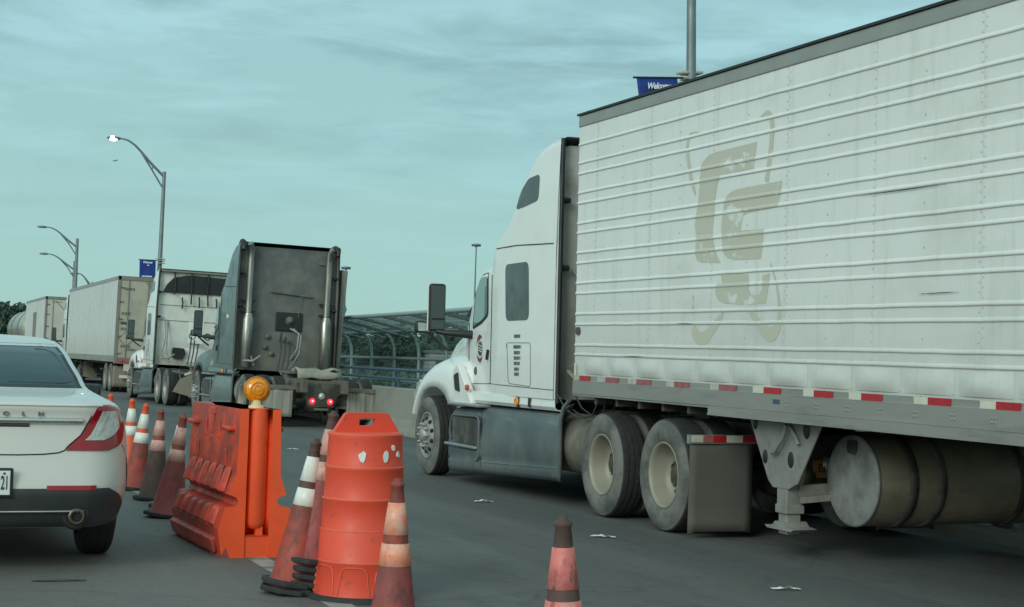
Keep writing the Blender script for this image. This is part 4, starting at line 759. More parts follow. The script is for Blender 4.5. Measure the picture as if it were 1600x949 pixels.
# conspicuity tape
ts = [(.12, 'whiteold', .14), (.26, 'red', .22)]
segs = [(-.05, -.17, 'whiteold'), (-.17, -.43, 'red'), (-.62, -.80, 'whiteold'), (-.80, -1.10, 'redold'), (-1.32, -1.50, 'whiteold'), (-1.50, -1.80, 'redold'), (-2.12, -2.28, 'whiteold'), (-2.28, -2.56, 'redold'), (-2.95, -3.10, 'whiteold'), (-3.10, -3.40, 'redold'),
        (-3.68, -3.85, 'white'), (-3.85, -4.11, 'red'), (-4.45, -4.60, 'white'), (-4.60, -4.86, 'red'), (-5.08, -5.24, 'white'), (-5.24, -5.50, 'red'), (-5.88, -6.04, 'white'), (-6.04, -6.29, 'red'), (-6.6, -6.76, 'white'), (-6.76, -7.0, 'red'), (-7.4, -7.56, 'white'), (-7.56, -7.8, 'red')]
for a, c_, mm in segs: q = MB(); q.box((-.0225, (a+c_)/2, 1.345-.0), (.004, a-c_, .05)); q.build('reflective_tape', M[mm], tl_).location.x = .0065-.004
for k in range(9):
    q = MB()
    for dy in (0, .035):
        for dz in (0, .03): q.lathe([(-.006, .001), (-.004, .008), (0, .009)], 8, 'X', Matrix.Translation((-.02, -4.2-.42*k-dy, 1.235+dz)))
    q.build('rail_bolt', M['rail'], tl_)
q = MB(); q.box((-.023, -4.05, 1.262), (.003, .10, .035)); q.build('sticker', M['bluerail'], tl_)
q = MB(); q.prism(rounded([(-.05, 1.86), (-.12, 1.86), (-.14, 1.82), (-.12, 1.78), (-.05, 1.78), (-.03, 1.82)], .02), -.0165, -.002); qo = q.build('round_badge', M['emblemdark'], tl_); q = MB(); q.box((-.0185, -.085, 1.82), (.002, .08, .022)); q.build('badge_stripe', M['emblem'], qo)
q = MB(); q.box((-.02, -.06, 1.43), (.015, .03, .12)); q.build('marker_tab', M['white'], tl_); q = MB(); q.box((.08, -.12, 4.05), (.08, .12, .03)); q.build('marker_lamp', M['markerred'], tl_)
q = MB(); q.box((W/2, .012, 2.66), (W-.08, .03, 2.5)); q.build('nose_wall', M['boxframe'], tl_)
for (y0, z0, y1, z1) in ((-5.15, 2.80, -6.2, 2.797), (-5.9, 2.07, -6.35, 2.075), (-2.3, 1.885, -2.62, 1.882), (-1.2, 1.58, -1.6, 1.58)):
    q = MB(); n = 16; r_ = random.Random(int(-y0*10)); q.grid([[(-.0148, y0+(y1-y0)*i/n, z0+(z1-z0)*i/n+r_.uniform(-.001, .001)+.003*math.sin(math.pi*i/n)), (-.0148, y0+(y1-y0)*i/n, z0+(z1-z0)*i/n-.001-.002*math.sin(math.pi*i/n))] for i in range(n+1)]); q.build('scratch', M['ink'], tl_)
LOGO_PLACEHOLDER = 0
LOGO = [[(-2.669, 3.258), (-2.697, 3.299), (-2.756, 3.327), (-2.83, 3.354), (-2.929, 3.365), (-3.636, 3.381), (-3.615, 3.274), (-3.589, 3.167), (-3.089, 3.155), (-3.017, 3.137), (-2.971, 3.089), (-2.939, 2.949), (-2.906, 2.671), (-2.602, 2.674), (-2.576, 2.755), (-2.605, 2.875), (-2.635, 2.97), (-2.647, 3.114)], [(-3.09, 2.891), (-3.106, 2.937), (-3.148, 2.976), (-3.218, 3.004), (-3.321, 3.019), (-4.048, 3.03), (-4.02, 2.929), (-3.986, 2.827), (-3.509, 2.809), (-3.432, 2.791), (-3.407, 2.744), (-3.388, 2.669), (-3.778, 2.662), (-3.758, 2.542), (-3.734, 2.422), (-3.298, 2.429), (-3.164, 2.455), (-3.088, 2.504), (-3.056, 2.729)], [(-2.603, 2.662), (-2.907, 2.659), (-2.955, 2.521), (-3.06, 2.411), (-2.71, 2.428), (-2.631, 2.45), (-2.592, 2.5)], [(-3.065, 2.317), (-3.538, 2.304), (-3.545, 2.179), (-3.583, 2.143), (-3.647, 2.128), (-3.727, 2.14), (-3.76, 2.175), (-3.763, 2.287), (-3.885, 2.306), (-3.857, 2.174), (-3.82, 2.059), (-3.506, 2.055), (-3.153, 2.066), (-3.03, 2.095), (-2.977, 2.148), (-2.973, 2.214), (-3.094, 2.235)]]
SWOOSH = [[(-2.58, 3.027, 0.0068), (-2.499, 3.15, 0.0159), (-2.449, 3.277, 0.0159), (-2.408, 3.429, 0.0136), (-2.423, 3.526, 0.0114), (-2.484, 3.568, 0.0091), (-2.63, 3.557, 0.0068)], [(-3.802, 3.041, 0.0159), (-3.83, 3.155, 0.0182), (-3.858, 3.286, 0.0182), (-3.877, 3.418, 0.0182), (-3.872, 3.519, 0.0182), (-3.834, 3.575, 0.0159), (-3.789, 3.596, 0.0114), (-3.693, 3.569, 0.0068)], [(-2.572, 2.149, 0.0034), (-2.572, 1.98, 0.0091), (-2.602, 1.835, 0.0296), (-2.725, 1.764, 0.0364), (-2.849, 1.801, 0.0296), (-3.016, 1.907, 0.0227), (-3.124, 1.989, 0.0068)], [(-3.889, 2.383, 0.0023), (-3.985, 2.215, 0.0068), (-4.037, 2.039, 0.0114), (-4.035, 1.908, 0.0205), (-3.963, 1.824, 0.0341), (-3.854, 1.823, 0.0341), (-3.718, 1.896, 0.025), (-3.577, 1.998, 0.0136), (-3.497, 2.055, 0.0068)]]
def catmull(P, n=6):
    out = []
    for i in range(len(P)-1):
        p0, p1, p2, p3 = [Vector(P[max(0, min(len(P)-1, j))]) for j in (i-1, i, i+1, i+2)]
        for k in range(n):
            t = k/n; out.append(.5*((2*p1)+(p2-p0)*t+(2*p0-5*p1+4*p2-p3)*t*t+(3*p1-p0-3*p2+p3)*t**3))
    return out+[Vector(P[-1])]
LOGO = [[(y, z+.0055*y) for y, z in P] for P in LOGO]; SWOOSH = [[(y, z+.0055*y, q) for y, z, q in P] for P in SWOOSH]
lg = MB()
for P in LOGO: lg.add([(-.0026, y, z) for y, z in P], [tuple(range(len(P)))])
for S_ in SWOOSH:
    c = catmull([(y, z, q) for y, z, q in S_]); rows = []
    for i, p in enumerate(c):
        d = (c[min(i+1, len(c)-1)]-c[max(0, i-1)]); d = Vector((d.x, d.y)).normalized(); n_ = Vector((-d.y, d.x)); w_ = p.z*1.6+.004; rows.append([(-.0026, p.x+n_.x*w_, p.y+n_.y*w_), (-.0026, p.x-n_.x*w_, p.y-n_.y*w_)])
    lg.grid(rows, smooth=False)
# the logo also coats the ribs it crosses
lr = lg
def inside(P, y, z):
    c = False
    for (a, b), (d, e) in zip(P, P[1:]+P[:1]):
        if (b > z) != (e > z) and y < (d-a)*(z-b)/(e-b)+a: c = not c
    return c
for z in RZ:
    y = -2.3
    while y > -4.15:
        if any(inside(P, y, z) for P in LOGO): lr.add([(-.0003, y, z+.024), (-.0003, y-.02, z+.024), (-.0078, y-.02, z+.0135), (-.0078, y, z+.0135), (-.0118, y-.02, z+.002), (-.0118, y, z+.002), (-.0108, y, z-.0085), (-.0108, y-.02, z-.0085)], [(0, 1, 2, 3), (3, 2, 4, 5), (5, 4, 7, 6)])
        y -= .02

lg.build('faded_logo', M['faded'], tl_)
# landing gear
lgr = MB()
lgr.prism([(-3.34, 1.11), (-4.47, 1.11), (-4.12, .62), (-3.98, .56), (-3.74, .56), (-3.66, .62)], .14, .16)
lgr.prism([(-3.66, 1.11), (-4.16, 1.11), (-4.02, .60), (-3.76, .60)], .16, .26)
go = lgr.build('landing_gear', M['gear'], tl_, bevel=.008)
for (y, z, r_) in ((-3.62, .80, .040), (-4.02, .80, .045), (-3.45, 1.06, .035), (-4.25, 1.05, .05)):
    hl = MB(); hl.lathe([(.134, .001), (.1335, r_*.9), (.139, r_)], 18, 'X', Matrix.Translation((0, y, z)) @ Matrix.Scale(1.45, 4, (0, 0, 1))); hl.build('hole', M['black'], go)
q = MB(); q.tube([(.10, -3.78, .84), (.09, -3.86, .86), (.09, -3.98, .98), (.09, -4.02, 1.08)], .016, 8); q.tube([(.12, -4.0, 1.09), (.11, -4.14, .98), (.11, -4.18, .93)], .014, 8); q.build('crank', M['gear'], go)
lgl = MB(); lgl.box((.22, -3.88, .52), (.15, .155, .30)); lgl.box((.22, -3.88, .40), (.17, .175, .07)); lgl.box((.22, -3.88, .31), (.13, .13, .22)); lgl.build('leg', M['gear'], go, bevel=.008)
lf = MB(); lf.prism([(-3.66, .255), (-3.70, .235), (-4.06, .235), (-4.11, .255), (-3.98, .265), (-3.94, .30), (-3.82, .30), (-3.78, .265)], .12, .34); lf.build('foot', M['gear'], go)
lgl = MB(); lgl.box((2.3, -3.88, .66), (.13, .13, .86)); lgl.box((2.3, -3.88, .21), (.28, .5, .03)); lgl.build('leg', M['gear'], go)
q = MB(); q.bar((.25, -3.95, .55), (1.6, -3.95, .60), .06, .09); q.bar((.25, -4.0, .48), (.9, -4.05, .53), .05, .05); q.build('cross_brace', M['gear'], go)
# fuel tank slung across under the trailer
tk = MB(); tk.lathe([(.30, .352), (2.4, .352)], 48, 'X', Matrix.Translation((.21, -4.35, .66))); tko = tk.build('under_tank', M['tank'], tl_)
q = MB(); q.lathe([(.275, .001), (.272, .20), (.278, .34), (.285, .358), (.31, .36), (.31, .352)], 48, 'X', Matrix.Translation((.21, -4.35, .66))); q.build('tank_end', M['tankcap'], tko)
for x in (.58, .84, 1.62): q = MB(); q.lathe([(x, .354), (x, .366), (x+.07, .366), (x+.07, .354)], 40, 'X', Matrix.Translation((.21, -4.35, .66))); q.build('tank_strap', M['blackmetal'], tko)
q = MB(); q.prism(rounded([(-4.30, .98), (-4.44, .98), (-4.42, .86), (-4.30, .88)], .03), .472, .484); q.build('dark_patch', M['blackmetal'], tko)  # thin darker patch near the top of the tank end
for x in (.9, 2.1): q = MB(); q.box((x, -4.35, 1.09), (.06, .4, .16)); q.build('tank_hanger', M['blackmetal'], tl_)
q = MB(); q.box((.12, -5.05, 1.10), (.06, .10, .03)); q.build('side_lamp', M['white'], tl_)
hz = MB()
for a, d_ in ((0, .0), (.08, .06), (.20, .02)): hz.tube([(.05+a, .55, 1.15), (.05+a, .35+d_, 1.02), (.07+a, .05, .93), (.08+a, -.3-d_, .98), (.05+a, -.5, 1.14)], .009, 6)
hz.build('air_hose', M['gladhose'], tl_)
for s_, x in ((-1, 0.0), (1, 2.56)):
    for y in (-12.2, -13.5): wheel(tl_, x, y, s_, 'dual', 'rimalloy')

# ------------------------------------------------------------ van trailers further up the queue
def van_trailer(loc, L, label, doors=('boxdoor', 'boxdoorpale'), detail=True, rot=(0, 0, 0), H=4.06, zb=1.06, Wd=2.55, letters=None):
    t = empty('van_trailer', loc, rot); tag(t, label, 'trailer', None)
    b = MB(); b.box((Wd/2, L/2+.02, (zb+.22+H-.12)/2), (Wd-.02, L, H-.12-zb-.22)); b.build('trailer_body', M['box'], t)
    b = MB(); b.box((Wd/2, L/2, H-.06), (Wd+.01, L+.04, .13)); b.build('roof_rail', M['roofrail'], t)
    b = MB(); b.box((Wd/2, L/2, zb+.11), (Wd+.01, L+.04, .22)); b.build('bottom_rail', M['rail'], t)
    b = MB(); n = int(L/.6)
    for k in range(n): b.box((-.0, .4+k*.6, (H+zb)/2+.05), (.008, .035, H-zb-.4))
    b.build('wall_post', M['box'], t)
    fr = MB()
    for x in (.045, Wd-.045): fr.box((x, -.04, (H+zb)/2), (.10, .10, H-zb))
    fr.box((Wd/2, -.04, H-.06), (Wd, .10, .14)); fr.box((Wd/2, -.04, zb+.05), (Wd, .11, .20)); fr.build('rear_frame', M['boxframe'], t)
    for k, (x0, x1) in enumerate(((.10, Wd/2-.008), (Wd/2+.008, Wd-.10))):
        d = MB(); d.box(((x0+x1)/2, -.04, (H-.14+zb+.16)/2), (x1-x0, .05, H-.14-zb-.16)); do = d.build('door', M[doors[k]], t)
        rods = MB()
        for x in (x0+.28, x1-.22):
            rods.tube([(x, -.085, zb+.12), (x, -.085, H-.10)], .014, 6); rods.bar((x-.02, -.10, zb+.48+.05*k), (x+.30*(1 if k == 0 else -1), -.10, zb+.46), .02, .05)
        rods.build('lock_rod', M['boxframe'], do)
        hg = MB(); xx = x0 if k == 0 else x1
        for z in (zb+.3, zb+.9, zb+1.5, zb+2.1, H-.4): hg.box((xx+(.05 if k == 0 else -.05), -.075, z), (.14, .03, .045))
        hg.build('hinge', M['frame'], do)
    lb = MB(); lb.box((.42, -.10, zb+.045), (.72, .015, .13)); lo = lb.build('light_box', M['redold'], t)
    for x in (.28, .55): q = MB(); q.lathe([(-.125, .001), (-.12, .04), (-.105, .05)], 14, 'Y', Matrix.Translation((x, 0, zb+.045))); q.build('tail_light', M['redoff'], lo)
    lb = MB(); lb.box((Wd-.42, -.10, zb+.045), (.72, .015, .13)); lb.build('light_box', M['redold'], t)
    q = MB(); q.box((.55, -.10, zb-.18), (.42, .02, .24)); q.build('number_plate', M['doorstain' if not detail else 'boxdoorpale'], t)
    bp = MB(); bp.box((Wd/2, -.02, .56), (2.1, .10, .10)); [bp.box((x, 0, .80), (.08, .08, .5)) for x in (.7, Wd-.7)]; bp.build('underride_bar', M['white'] if detail else M['frame'], t)
    for x in (.32, Wd-.32): q = MB(); q.grid([[(x-.30+.6*i/6, .18+.015*math.sin(i), .92-.72*j/4) for i in range(7)] for j in range(5)]); q.build('mudflap', M['flaptan'], t, solid=.015)
    for s_, x in ((-1, 0.02), (1, Wd-.02)):
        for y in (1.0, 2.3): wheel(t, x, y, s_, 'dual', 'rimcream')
    u = MB(); u.box((Wd/2, L/2, zb-.04), (1.1, L-.4, .14)); u.box((Wd/2, 1.65, .85), (1.0, 3.0, .3)); [u.box((x, L-3.2, .65), (.13, .13, .85)) for x in (.35, Wd-.35)]; u.build('underframe', M['blackmetal'], t)
    if letters:
        text('lettering', letters, .15, M['ink'], t, (.34, -.069, 2.42), (R(90), 0, 0), bold=.006)
        for x, z, wd_ in ((.36, 3.62, .34), (.30, 2.76, .30), (.28, 2.22, .26), (.34, 1.62, .34)):
            q = MB(); r_ = random.Random(int(z*9)); a = -wd_/2
            while a < wd_/2: k = r_.uniform(.02, .05); q.box((x+a+.04, -.068, z), (k, .004, .10)); a += k+.015
            q.build('decal', M['textgrey'], t)
        q = MB(); q.prism([(.38, 2.18), (.66, 1.89), (.38, 1.60), (.10, 1.89)], -.078, -.07, 'XZ'); qo = q.build('placard', M['boxframe'], t)
        q = MB(); q.prism([(.38, 2.13), (.61, 1.89), (.38, 1.65), (.15, 1.89)], -.083, -.079, 'XZ'); q.build('placard_face', M['boxdoor'], qo)
        q = MB(); q.prism([(.92, 3.90), (1.26, 3.90), (1.26, 3.5)], -.072, -.068, 'XZ'); q.prism([(1.29, 3.90), (2.2, 3.90), (2.2, 2.9), (1.29, 3.52)], -.072, -.068, 'XZ'); q.build('door_stain', M['doorstain'], t)
        q = MB(); q.box((1.6, -.068, 2.3), (.03, .006, 1.9)); q.box((1.85, -.068, 3.25), (.5, .006, .03)); q.build('door_trim', M['boxdoor'], t)
    return t
van_trailer((7.62, 58.0, 0), 15.6, 'long white van trailer with dirty tan rear doors and a diamond placard', letters='88653', rot=(0, .02, 0))
t3 = van_trailer((7.68, 85.0, 0), 11.5, 'shorter white van trailer with pale rear doors beside the cream tanker', doors=('boxdoorpale', 'boxdoorpale'), detail=False, rot=(0, .015, 0))
q = MB(); q.box((-.008, 5.6, 2.6), (.012, 1.7, 1.5)); q.build('side_grille', M['boxframe'], t3)
q = MB(); q.bar((.5, -.07, 3.85), (.9, -.07, 3.45), .01, .05); q.bar((.3, -.07, 3.8), (.8, -.07, 3.8), .01, .04); q.build('door_stain', M['doorstain'], t3)
tk = empty('tanker_trailer', (8.15, 104.5, -.12)); tag(tk, 'cream rounded tanker trailer at the far left of the queue, under the trees', 'tanker')
q = MB(); q.lathe([(0, .05), (.03, .6), (.12, 1.0), (.35, 1.22), (.6, 1.25), (12, 1.25), (12.4, .9), (12.5, .1)], 36, 'Y', Matrix.Translation((1.25, 0, 2.78))); tb_ = q.build('tank', M['tankercream'], tk)
for y in (3, 8): q = MB(); q.lathe([(y, 1.252), (y, 1.29), (y+.12, 1.29), (y+.12, 1.252)], 30, 'Y', Matrix.Translation((1.25, 0, 2.78))); q.build('tank_ring', M['frame'], tb_)
q = MB(); q.box((1.7, -.05, 3.05), (.6, .12, .7)); q.build('hatch_box', M['black'], tk, bevel=.04)
q = MB(); q.box((1.25, 6, 4.08), (.5, 9, .08)); q.build('walkway', M['frame'], tk)
q = MB(); q.box((1.25, 6, 1.35), (1.2, 11.6, .35)); q.box((1.25, .1, .8), (2.3, .15, .2)); q.build('chassis', M['blackmetal'], tk)
for s_, x in ((-1, 0.05), (1, 2.45)):
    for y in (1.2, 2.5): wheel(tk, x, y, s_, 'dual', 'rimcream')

# ------------------------------------------------------------ sedan
ROWS = [(.285, .16, .84, .30, .10, 5.0), (.31, .08, .885, .34, .10, 5.1), (.35, .05, .905, .36, .10, 5.16), (.44, .01, .935, .38, .10, 5.2), (.52, -.01, .948, .38, .10, 5.2), (.58, .0, .953, .38, .10, 5.2), (.68, .035, .956, .38, .10, 5.18), (.80, .06, .956, .38, .10, 5.12), (.90, .075, .948, .38, .10, 5.0), (.99, .08, .930, .37, .10, 4.7), (1.05, .07, .905, .36, .10, 4.2), (1.085, .055, .88, .34, .10, 3.95), (1.105, .075, .855, .33, .10, 3.9), (1.12, .14, .83, .32, .10, 3.88), (1.14, .34, .80, .30, .09, 3.85), (1.16, .62, .775, .28, .08, 3.82), (1.18, .88, .755, .22, .08, 3.78), (1.20, 1.0, .745, .20, .09, 3.74), (1.27, 1.16, .725, .18, .10, 3.62), (1.35, 1.38, .695, .18, .11, 3.48), (1.43, 1.64, .675, .18, .12, 3.34), (1.49, 1.92, .65, .18, .12, 3.24), (1.525, 2.15, .615, .20, .12, 3.18), (1.55, 2.42, .55, .20, .10, 3.12), (1.563, 2.66, .42, .18, .07, 3.06), (1.568, 2.8, .25, .1, .03, 3.0)]
def row_at(z):
    if z <= ROWS[0][0]: return ROWS[0]
    for a, b in zip(ROWS, ROWS[1:]):
        if z <= b[0]: k = (z-a[0])/(b[0]-a[0]); k2 = k; return tuple(p+(q-p)*k2 for p, q in zip(a, b))
    return ROWS[-1]
def car_pt(z, s, off=0.0):
    """point on the car skin, s = distance round from the centre of the tail (sign gives the side)"""
    _, yr, w_, rc, cr, yf = row_at(z); sg = 1 if s >= 0 else -1; s = abs(s); xs = w_-rc
    if s <= xs: x = s; y = yr+cr*(s/w_)**2.2; nx, ny = 0.15*s/w_, -1
    else:
        a = min(math.pi/2, (s-xs)/rc); y0 = yr+cr*(xs/w_)**2.2
        x = xs+rc*math.sin(a); y = y0+rc*1.25*(1-math.cos(a)); nx, ny = math.sin(a), -math.cos(a)
        if (s-xs)/rc > math.pi/2: y += (s-xs)-rc*math.pi/2
    return (sg*(x+nx*off), y+ny*off, z)
car = empty('sedan_car', (.68, 11.0, 0)); tag(car, 'pearl white sedan seen from behind with a wrap around red tail lamp', 'car')
rows = []; 
for z, yr, w_, rc, cr, yf in ROWS:
    xs = w_-rc; ss = [xs*i/8 for i in range(8)]+[xs+rc*(math.pi/2)*i/8 for i in range(9)]
    half = [car_pt(z, s) for s in ss]; y1 = half[-1][1]; L2 = yf-.5*w_-y1
    half += [(w_-(.06*(k/10)**2), y1+max(.05, L2)*k/10, z) for k in range(1, 11)]; ye = half[-1][1]; we = half[-1][0]
    half += [(we*math.cos(a), ye+(yf-ye)*math.sin(a) if yf > ye else ye+.02*math.sin(a), z) for a in [math.pi/2*i/5 for i in range(1, 6)]]
    rows.append([(-x, y, zz) for x, y, zz in half[:0:-1]]+half)
b = MB(); b.grid(rows, close=True); n = len(rows[-1]); b.add(rows[-1], [tuple(range(n))], True); b.add(rows[0], [tuple(range(n))[::-1]]); b.build('body', M['carpaint'], car)
def cpatch(name, m, zs, f0, f1, off, n=14, parent=None, edge=True):
    rr = [[car_pt(z, f0(z)+(f1(z)-f0(z))*i/n, off) for i in range(n+1)] for z in zs]
    q = MB(); q.grid(rr)
    if edge:
        q.grid([[car_pt(z, f0(z), off), car_pt(z, f0(z), -.01)] for z in zs]); q.grid([[car_pt(z, f1(z), off), car_pt(z, f1(z), -.01)] for z in zs])
        for z in (zs[0], zs[-1]): q.grid([[car_pt(z, f0(z)+(f1(z)-f0(z))*i/n, off), car_pt(z, f0(z)+(f1(z)-f0(z))*i/n, -.01)] for i in range(n+1)])
    return q.build(name, m, parent or car)
lin = lambda a, b, n: [a+(b-a)*i/n for i in range(n+1)]
br_ = lambda z: row_at(z)[2]-.10
gw = cpatch('rear_window_frame', M['black'], lin(1.188, 1.50, 14), lambda z: -(row_at(z)[2]-.035), lambda z: row_at(z)[2]-.035, .003, 30)
cpatch('rear_window', M['carglass'], lin(1.205, 1.475, 14), lambda z: -(row_at(z)[2]-.075), lambda z: row_at(z)[2]-.075, .007, 30, gw)
cpatch('valance', M['carblack'], lin(.29, .555, 12), lambda z: -interp([(.28, 1.02), (.42, 1.02), (.50, .93), (.555, .80)], z), lambda z: interp([(.28, 1.02), (.42, 1.02), (.50, .93), (.555, .80)], z), .005, 40)
q = MB(); q.tube([car_pt(.405, s, .015) for s in lin(-.62, .62, 30)], .008, 6); q.build('valance_trim', M['chrome'], car)
for s_ in (-1, 1):
    def lo(z): return interp([(.80, .50), (.83, .52), (.90, .60), (1.0, .655), (1.08, .70), (1.10, .74)], z)
    def hi(z): return interp([(.80, .80), (.83, .91), (.88, .955), (.95, .985), (1.05, .985), (1.08, .94), (1.10, .83)], z)
    lmp = cpatch('tail_lamp', M['lamp_red'], lin(.80, 1.10, 14), lambda z: s_*lo(z), lambda z: s_*hi(z), .008, 12)
    cpatch('clear_lens', M['lamp_clear'], lin(.868, 1.06, 10), lambda z: s_*(lo(z)+.055), lambda z: s_*(lo(z)+.055+(hi(z)-lo(z)-.14)*interp([(.868, .55), (.9, .8), (.95, 1), (1.06, .9)], z)), .013, 10, lmp)
    cpatch('lens_rib', M['chrome'], lin(.90, 1.05, 8), lambda z: s_*(lo(z)+.10), lambda z: s_*(lo(z)+.115), .017, 2, lmp)
    cpatch('reflector', M['lamp_red'], lin(.545, .575, 2), lambda z: s_*.38, lambda z: s_*.70, .010, 10)
    q = MB(); e_ = car_pt(.36, .58, 0); q.lathe([(e_[1]-.05, .036), (e_[1]-.055, .052), (e_[1]-.02, .058), (e_[1]+.1, .058)], 24, 'Y', Matrix.Translation((s_*.58, 0, .37))); eo = q.build('exhaust_pipe', M['exhaust'], car)
    q = MB(); q.lathe([(e_[1]-.03, .001), (e_[1]-.03, .036)], 20, 'Y', Matrix.Translation((s_*.58, 0, .37))); q.build('pipe_bore', M['seam'], eo)
    q = MB(); q.lathe([(e_[1]-.012, .06), (e_[1]-.02, .085), (e_[1]+.03, .095)], 24, 'Y', Matrix.Translation((s_*.58, 0, .37))); q.build('exhaust_surround', M['black'], car)
    # trunk gap from the window corner down beside the lamp and along the bottom
    q = MB(); q.tube([car_pt(z, s_*s, .0015) for z, s in ((1.10, .70), (1.0, .648), (.90, .593), (.83, .513), (.80, .49), (.785, .45), (.775, .36), (.77, .2), (.77, 0))], .0045, 6); q.build('trunk_gap', M['seam'], car)
    q = MB(); q.tube([car_pt(z, s_*s, .0015) for z, s in ((.83, .95), (.72, 1.06), (.60, 1.08), (.52, 1.10))], .003, 6); q.build('panel_gap', M['seam'], car)
    for y, w__ in ((1.15, .24), (4.25, .24)):
        q = MB(); q.lathe([(-.02, .20), (0, .29), (.02, .325), (.045, .338), (.07, .330), (.075, .338), (.115, .338), (.12, .330), (.125, .338), (.19, .335), (.215, .32), (.235, .28), (.24, .2)], 48, 'X', Matrix.Translation((s_*.945, y, .338)) @ Matrix.Scale(-s_, 4, (1, 0, 0))); wo = q.build('wheel', M['cartyre'], car)
        q = MB(); q.lathe([(.01, .21), (0, .20), (.02, .06), (0, .05), (0, 0)], 30, 'X', Matrix.Translation((s_*.945, y, .338)) @ Matrix.Scale(-s_, 4, (1, 0, 0))); q.build('rim', M['rimalloy'], wo)
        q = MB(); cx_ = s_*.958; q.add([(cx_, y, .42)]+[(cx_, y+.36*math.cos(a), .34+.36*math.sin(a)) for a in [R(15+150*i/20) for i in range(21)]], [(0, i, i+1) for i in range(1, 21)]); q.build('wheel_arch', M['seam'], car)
    # door mirrors
    q = MB(); q.box((s_*1.00, 3.05, 1.12), (.15, .12, .12)); q.bar((s_*.84, 3.1, 1.08), (s_*.95, 3.06, 1.10), .05, .05); mo = q.build('mirror', M['carblack'], car, bevel=.03, seg=3)
    q = MB(); q.box((s_*1.00, 2.985, 1.12), (.11, .006, .08)); q.build('mirror_glass', M['darkglass'], mo)
    q = MB(); q.prism(rounded([(1.75, 1.24), (2.1, 1.44), (3.0, 1.46), (3.45, 1.24)], .06), s_*.735, s_*.72) if False else q.add([(s_*(.752), 1.5, 1.23), (s_*.64, 2.05, 1.455), (s_*.64, 2.95, 1.46), (s_*.752, 3.4, 1.23)], [(0, 1, 2, 3)]); q.build('side_window', M['carglass'], car)
q = MB(); q.tube([car_pt(z, row_at(z)[2]-k, .0075) for z, k in ((1.225, .55), (1.222, .30), (1.222, .16), (1.235, .115), (1.26, .105), (1.32, .105), (1.38, .11), (1.43, .12), (1.455, .16), (1.46, .24))], .006, 5); q.build('glass_reflection', M['emblemdark'], gw)  # grey line laid on the glass as the reflection inside its border
q = MB(); q.tube([car_pt(1.455, s, .0085) for s in lin(-.13, .13, 6)], .008, 5); q.build('brake_light', M['hub'], gw)
# chrome bar, crease, plate, letters
q = MB(); q.grid([[car_pt(z, s, o_) for z, o_ in ((1.012, .002), (1.008, .022), (.985, .026), (.974, .012), (.972, .002))] for s in [ -.60+1.2*i/30 for i in range(31)]]); q.build('chrome_bar', M['chrome'], car)
q = MB(); q.grid([[car_pt(z, s, o_) for z, o_ in ((.971, .002), (.968, .010), (.956, .006), (.950, .001))] for s in [-.26+.52*i/20 for i in range(21)]]); q.build('bar_shadow', M['carblack'], car)  # dark strip painted as the shadow beneath the middle of the chrome bar
q = MB(); q.grid([[car_pt(z, s, o_) for z, o_ in ((1.088, .001), (1.092, .016), (1.104, .012), (1.118, .001))] for s in [-.74+1.48*i/30 for i in range(31)]]); q.build('trunk_lip', M['carpaint'], car)
for i, ch in enumerate('LINCOLN'):
    s = (-3+i)*.110; p = car_pt(1.035, s, .006); text('badge_letter', ch, .038, M['frame'], car, p, (R(88), 0, math.atan(.25*s)), ext=.004, bold=.001, sx=1.25)
pr = MB(); pr.box((0, -.018, .595), (.335, .02, .19)); po = pr.build('plate_frame', M['black'], car, bevel=.02)
pr = MB(); pr.box((0, -.031, .595), (.295, .006, .155)); pr.build('number_plate', M['plate'], po, bevel=.004)
text('lettering', '121', .125, M['ink'], po, (.101, -.037, .592), (R(90), 0, 0), bold=.0015, sx=.40); text('lettering', 'B7', .105, M['ink'], po, (-.085, -.036, .592), (R(90), 0, 0), bold=.002, sx=.62) if False else None
for x in (-.11, .11): q = MB(); q.lathe([(-.037, .001), (-.036, .008), (-.03, .009)], 10, 'Y', Matrix.Translation((x, 0, .655))); q.build('plate_bolt', M['ink'], po)

# ------------------------------------------------------------ water filled barrier
BX = (2.615, 11.74, 0); br = empty('plastic_barrier', BX, (0, 0, R(2.0))); tag(br, 'bright orange plastic water barrier with stepped sides and a recessed end, under the amber light', 'barrier')
HP = [(.25, 0), (.262, .06), (.285, .21), (.24, .36), (.158, .375), (.145, .405), (.156, .435), (.212, .455), (.163, .60), (.150, 1.075)]
LB = 1.62
def hp(z): return interp([(b_, a) for a, b_ in HP], z)
q = MB(); zs = [z for _, z in HP]; 
outline = [(a, z) for a, z in HP]+[(-a, z) for a, z in HP[::-1]]
# side skins
def skin(y0, y1): q.grid([[(a, y, z) for a, z in outline] for y in (y0, y1)], close=False, smooth=False)
skin(0.0, LB)
q.add([(a, LB, z) for a, z in outline], [tuple(range(len(outline)))])
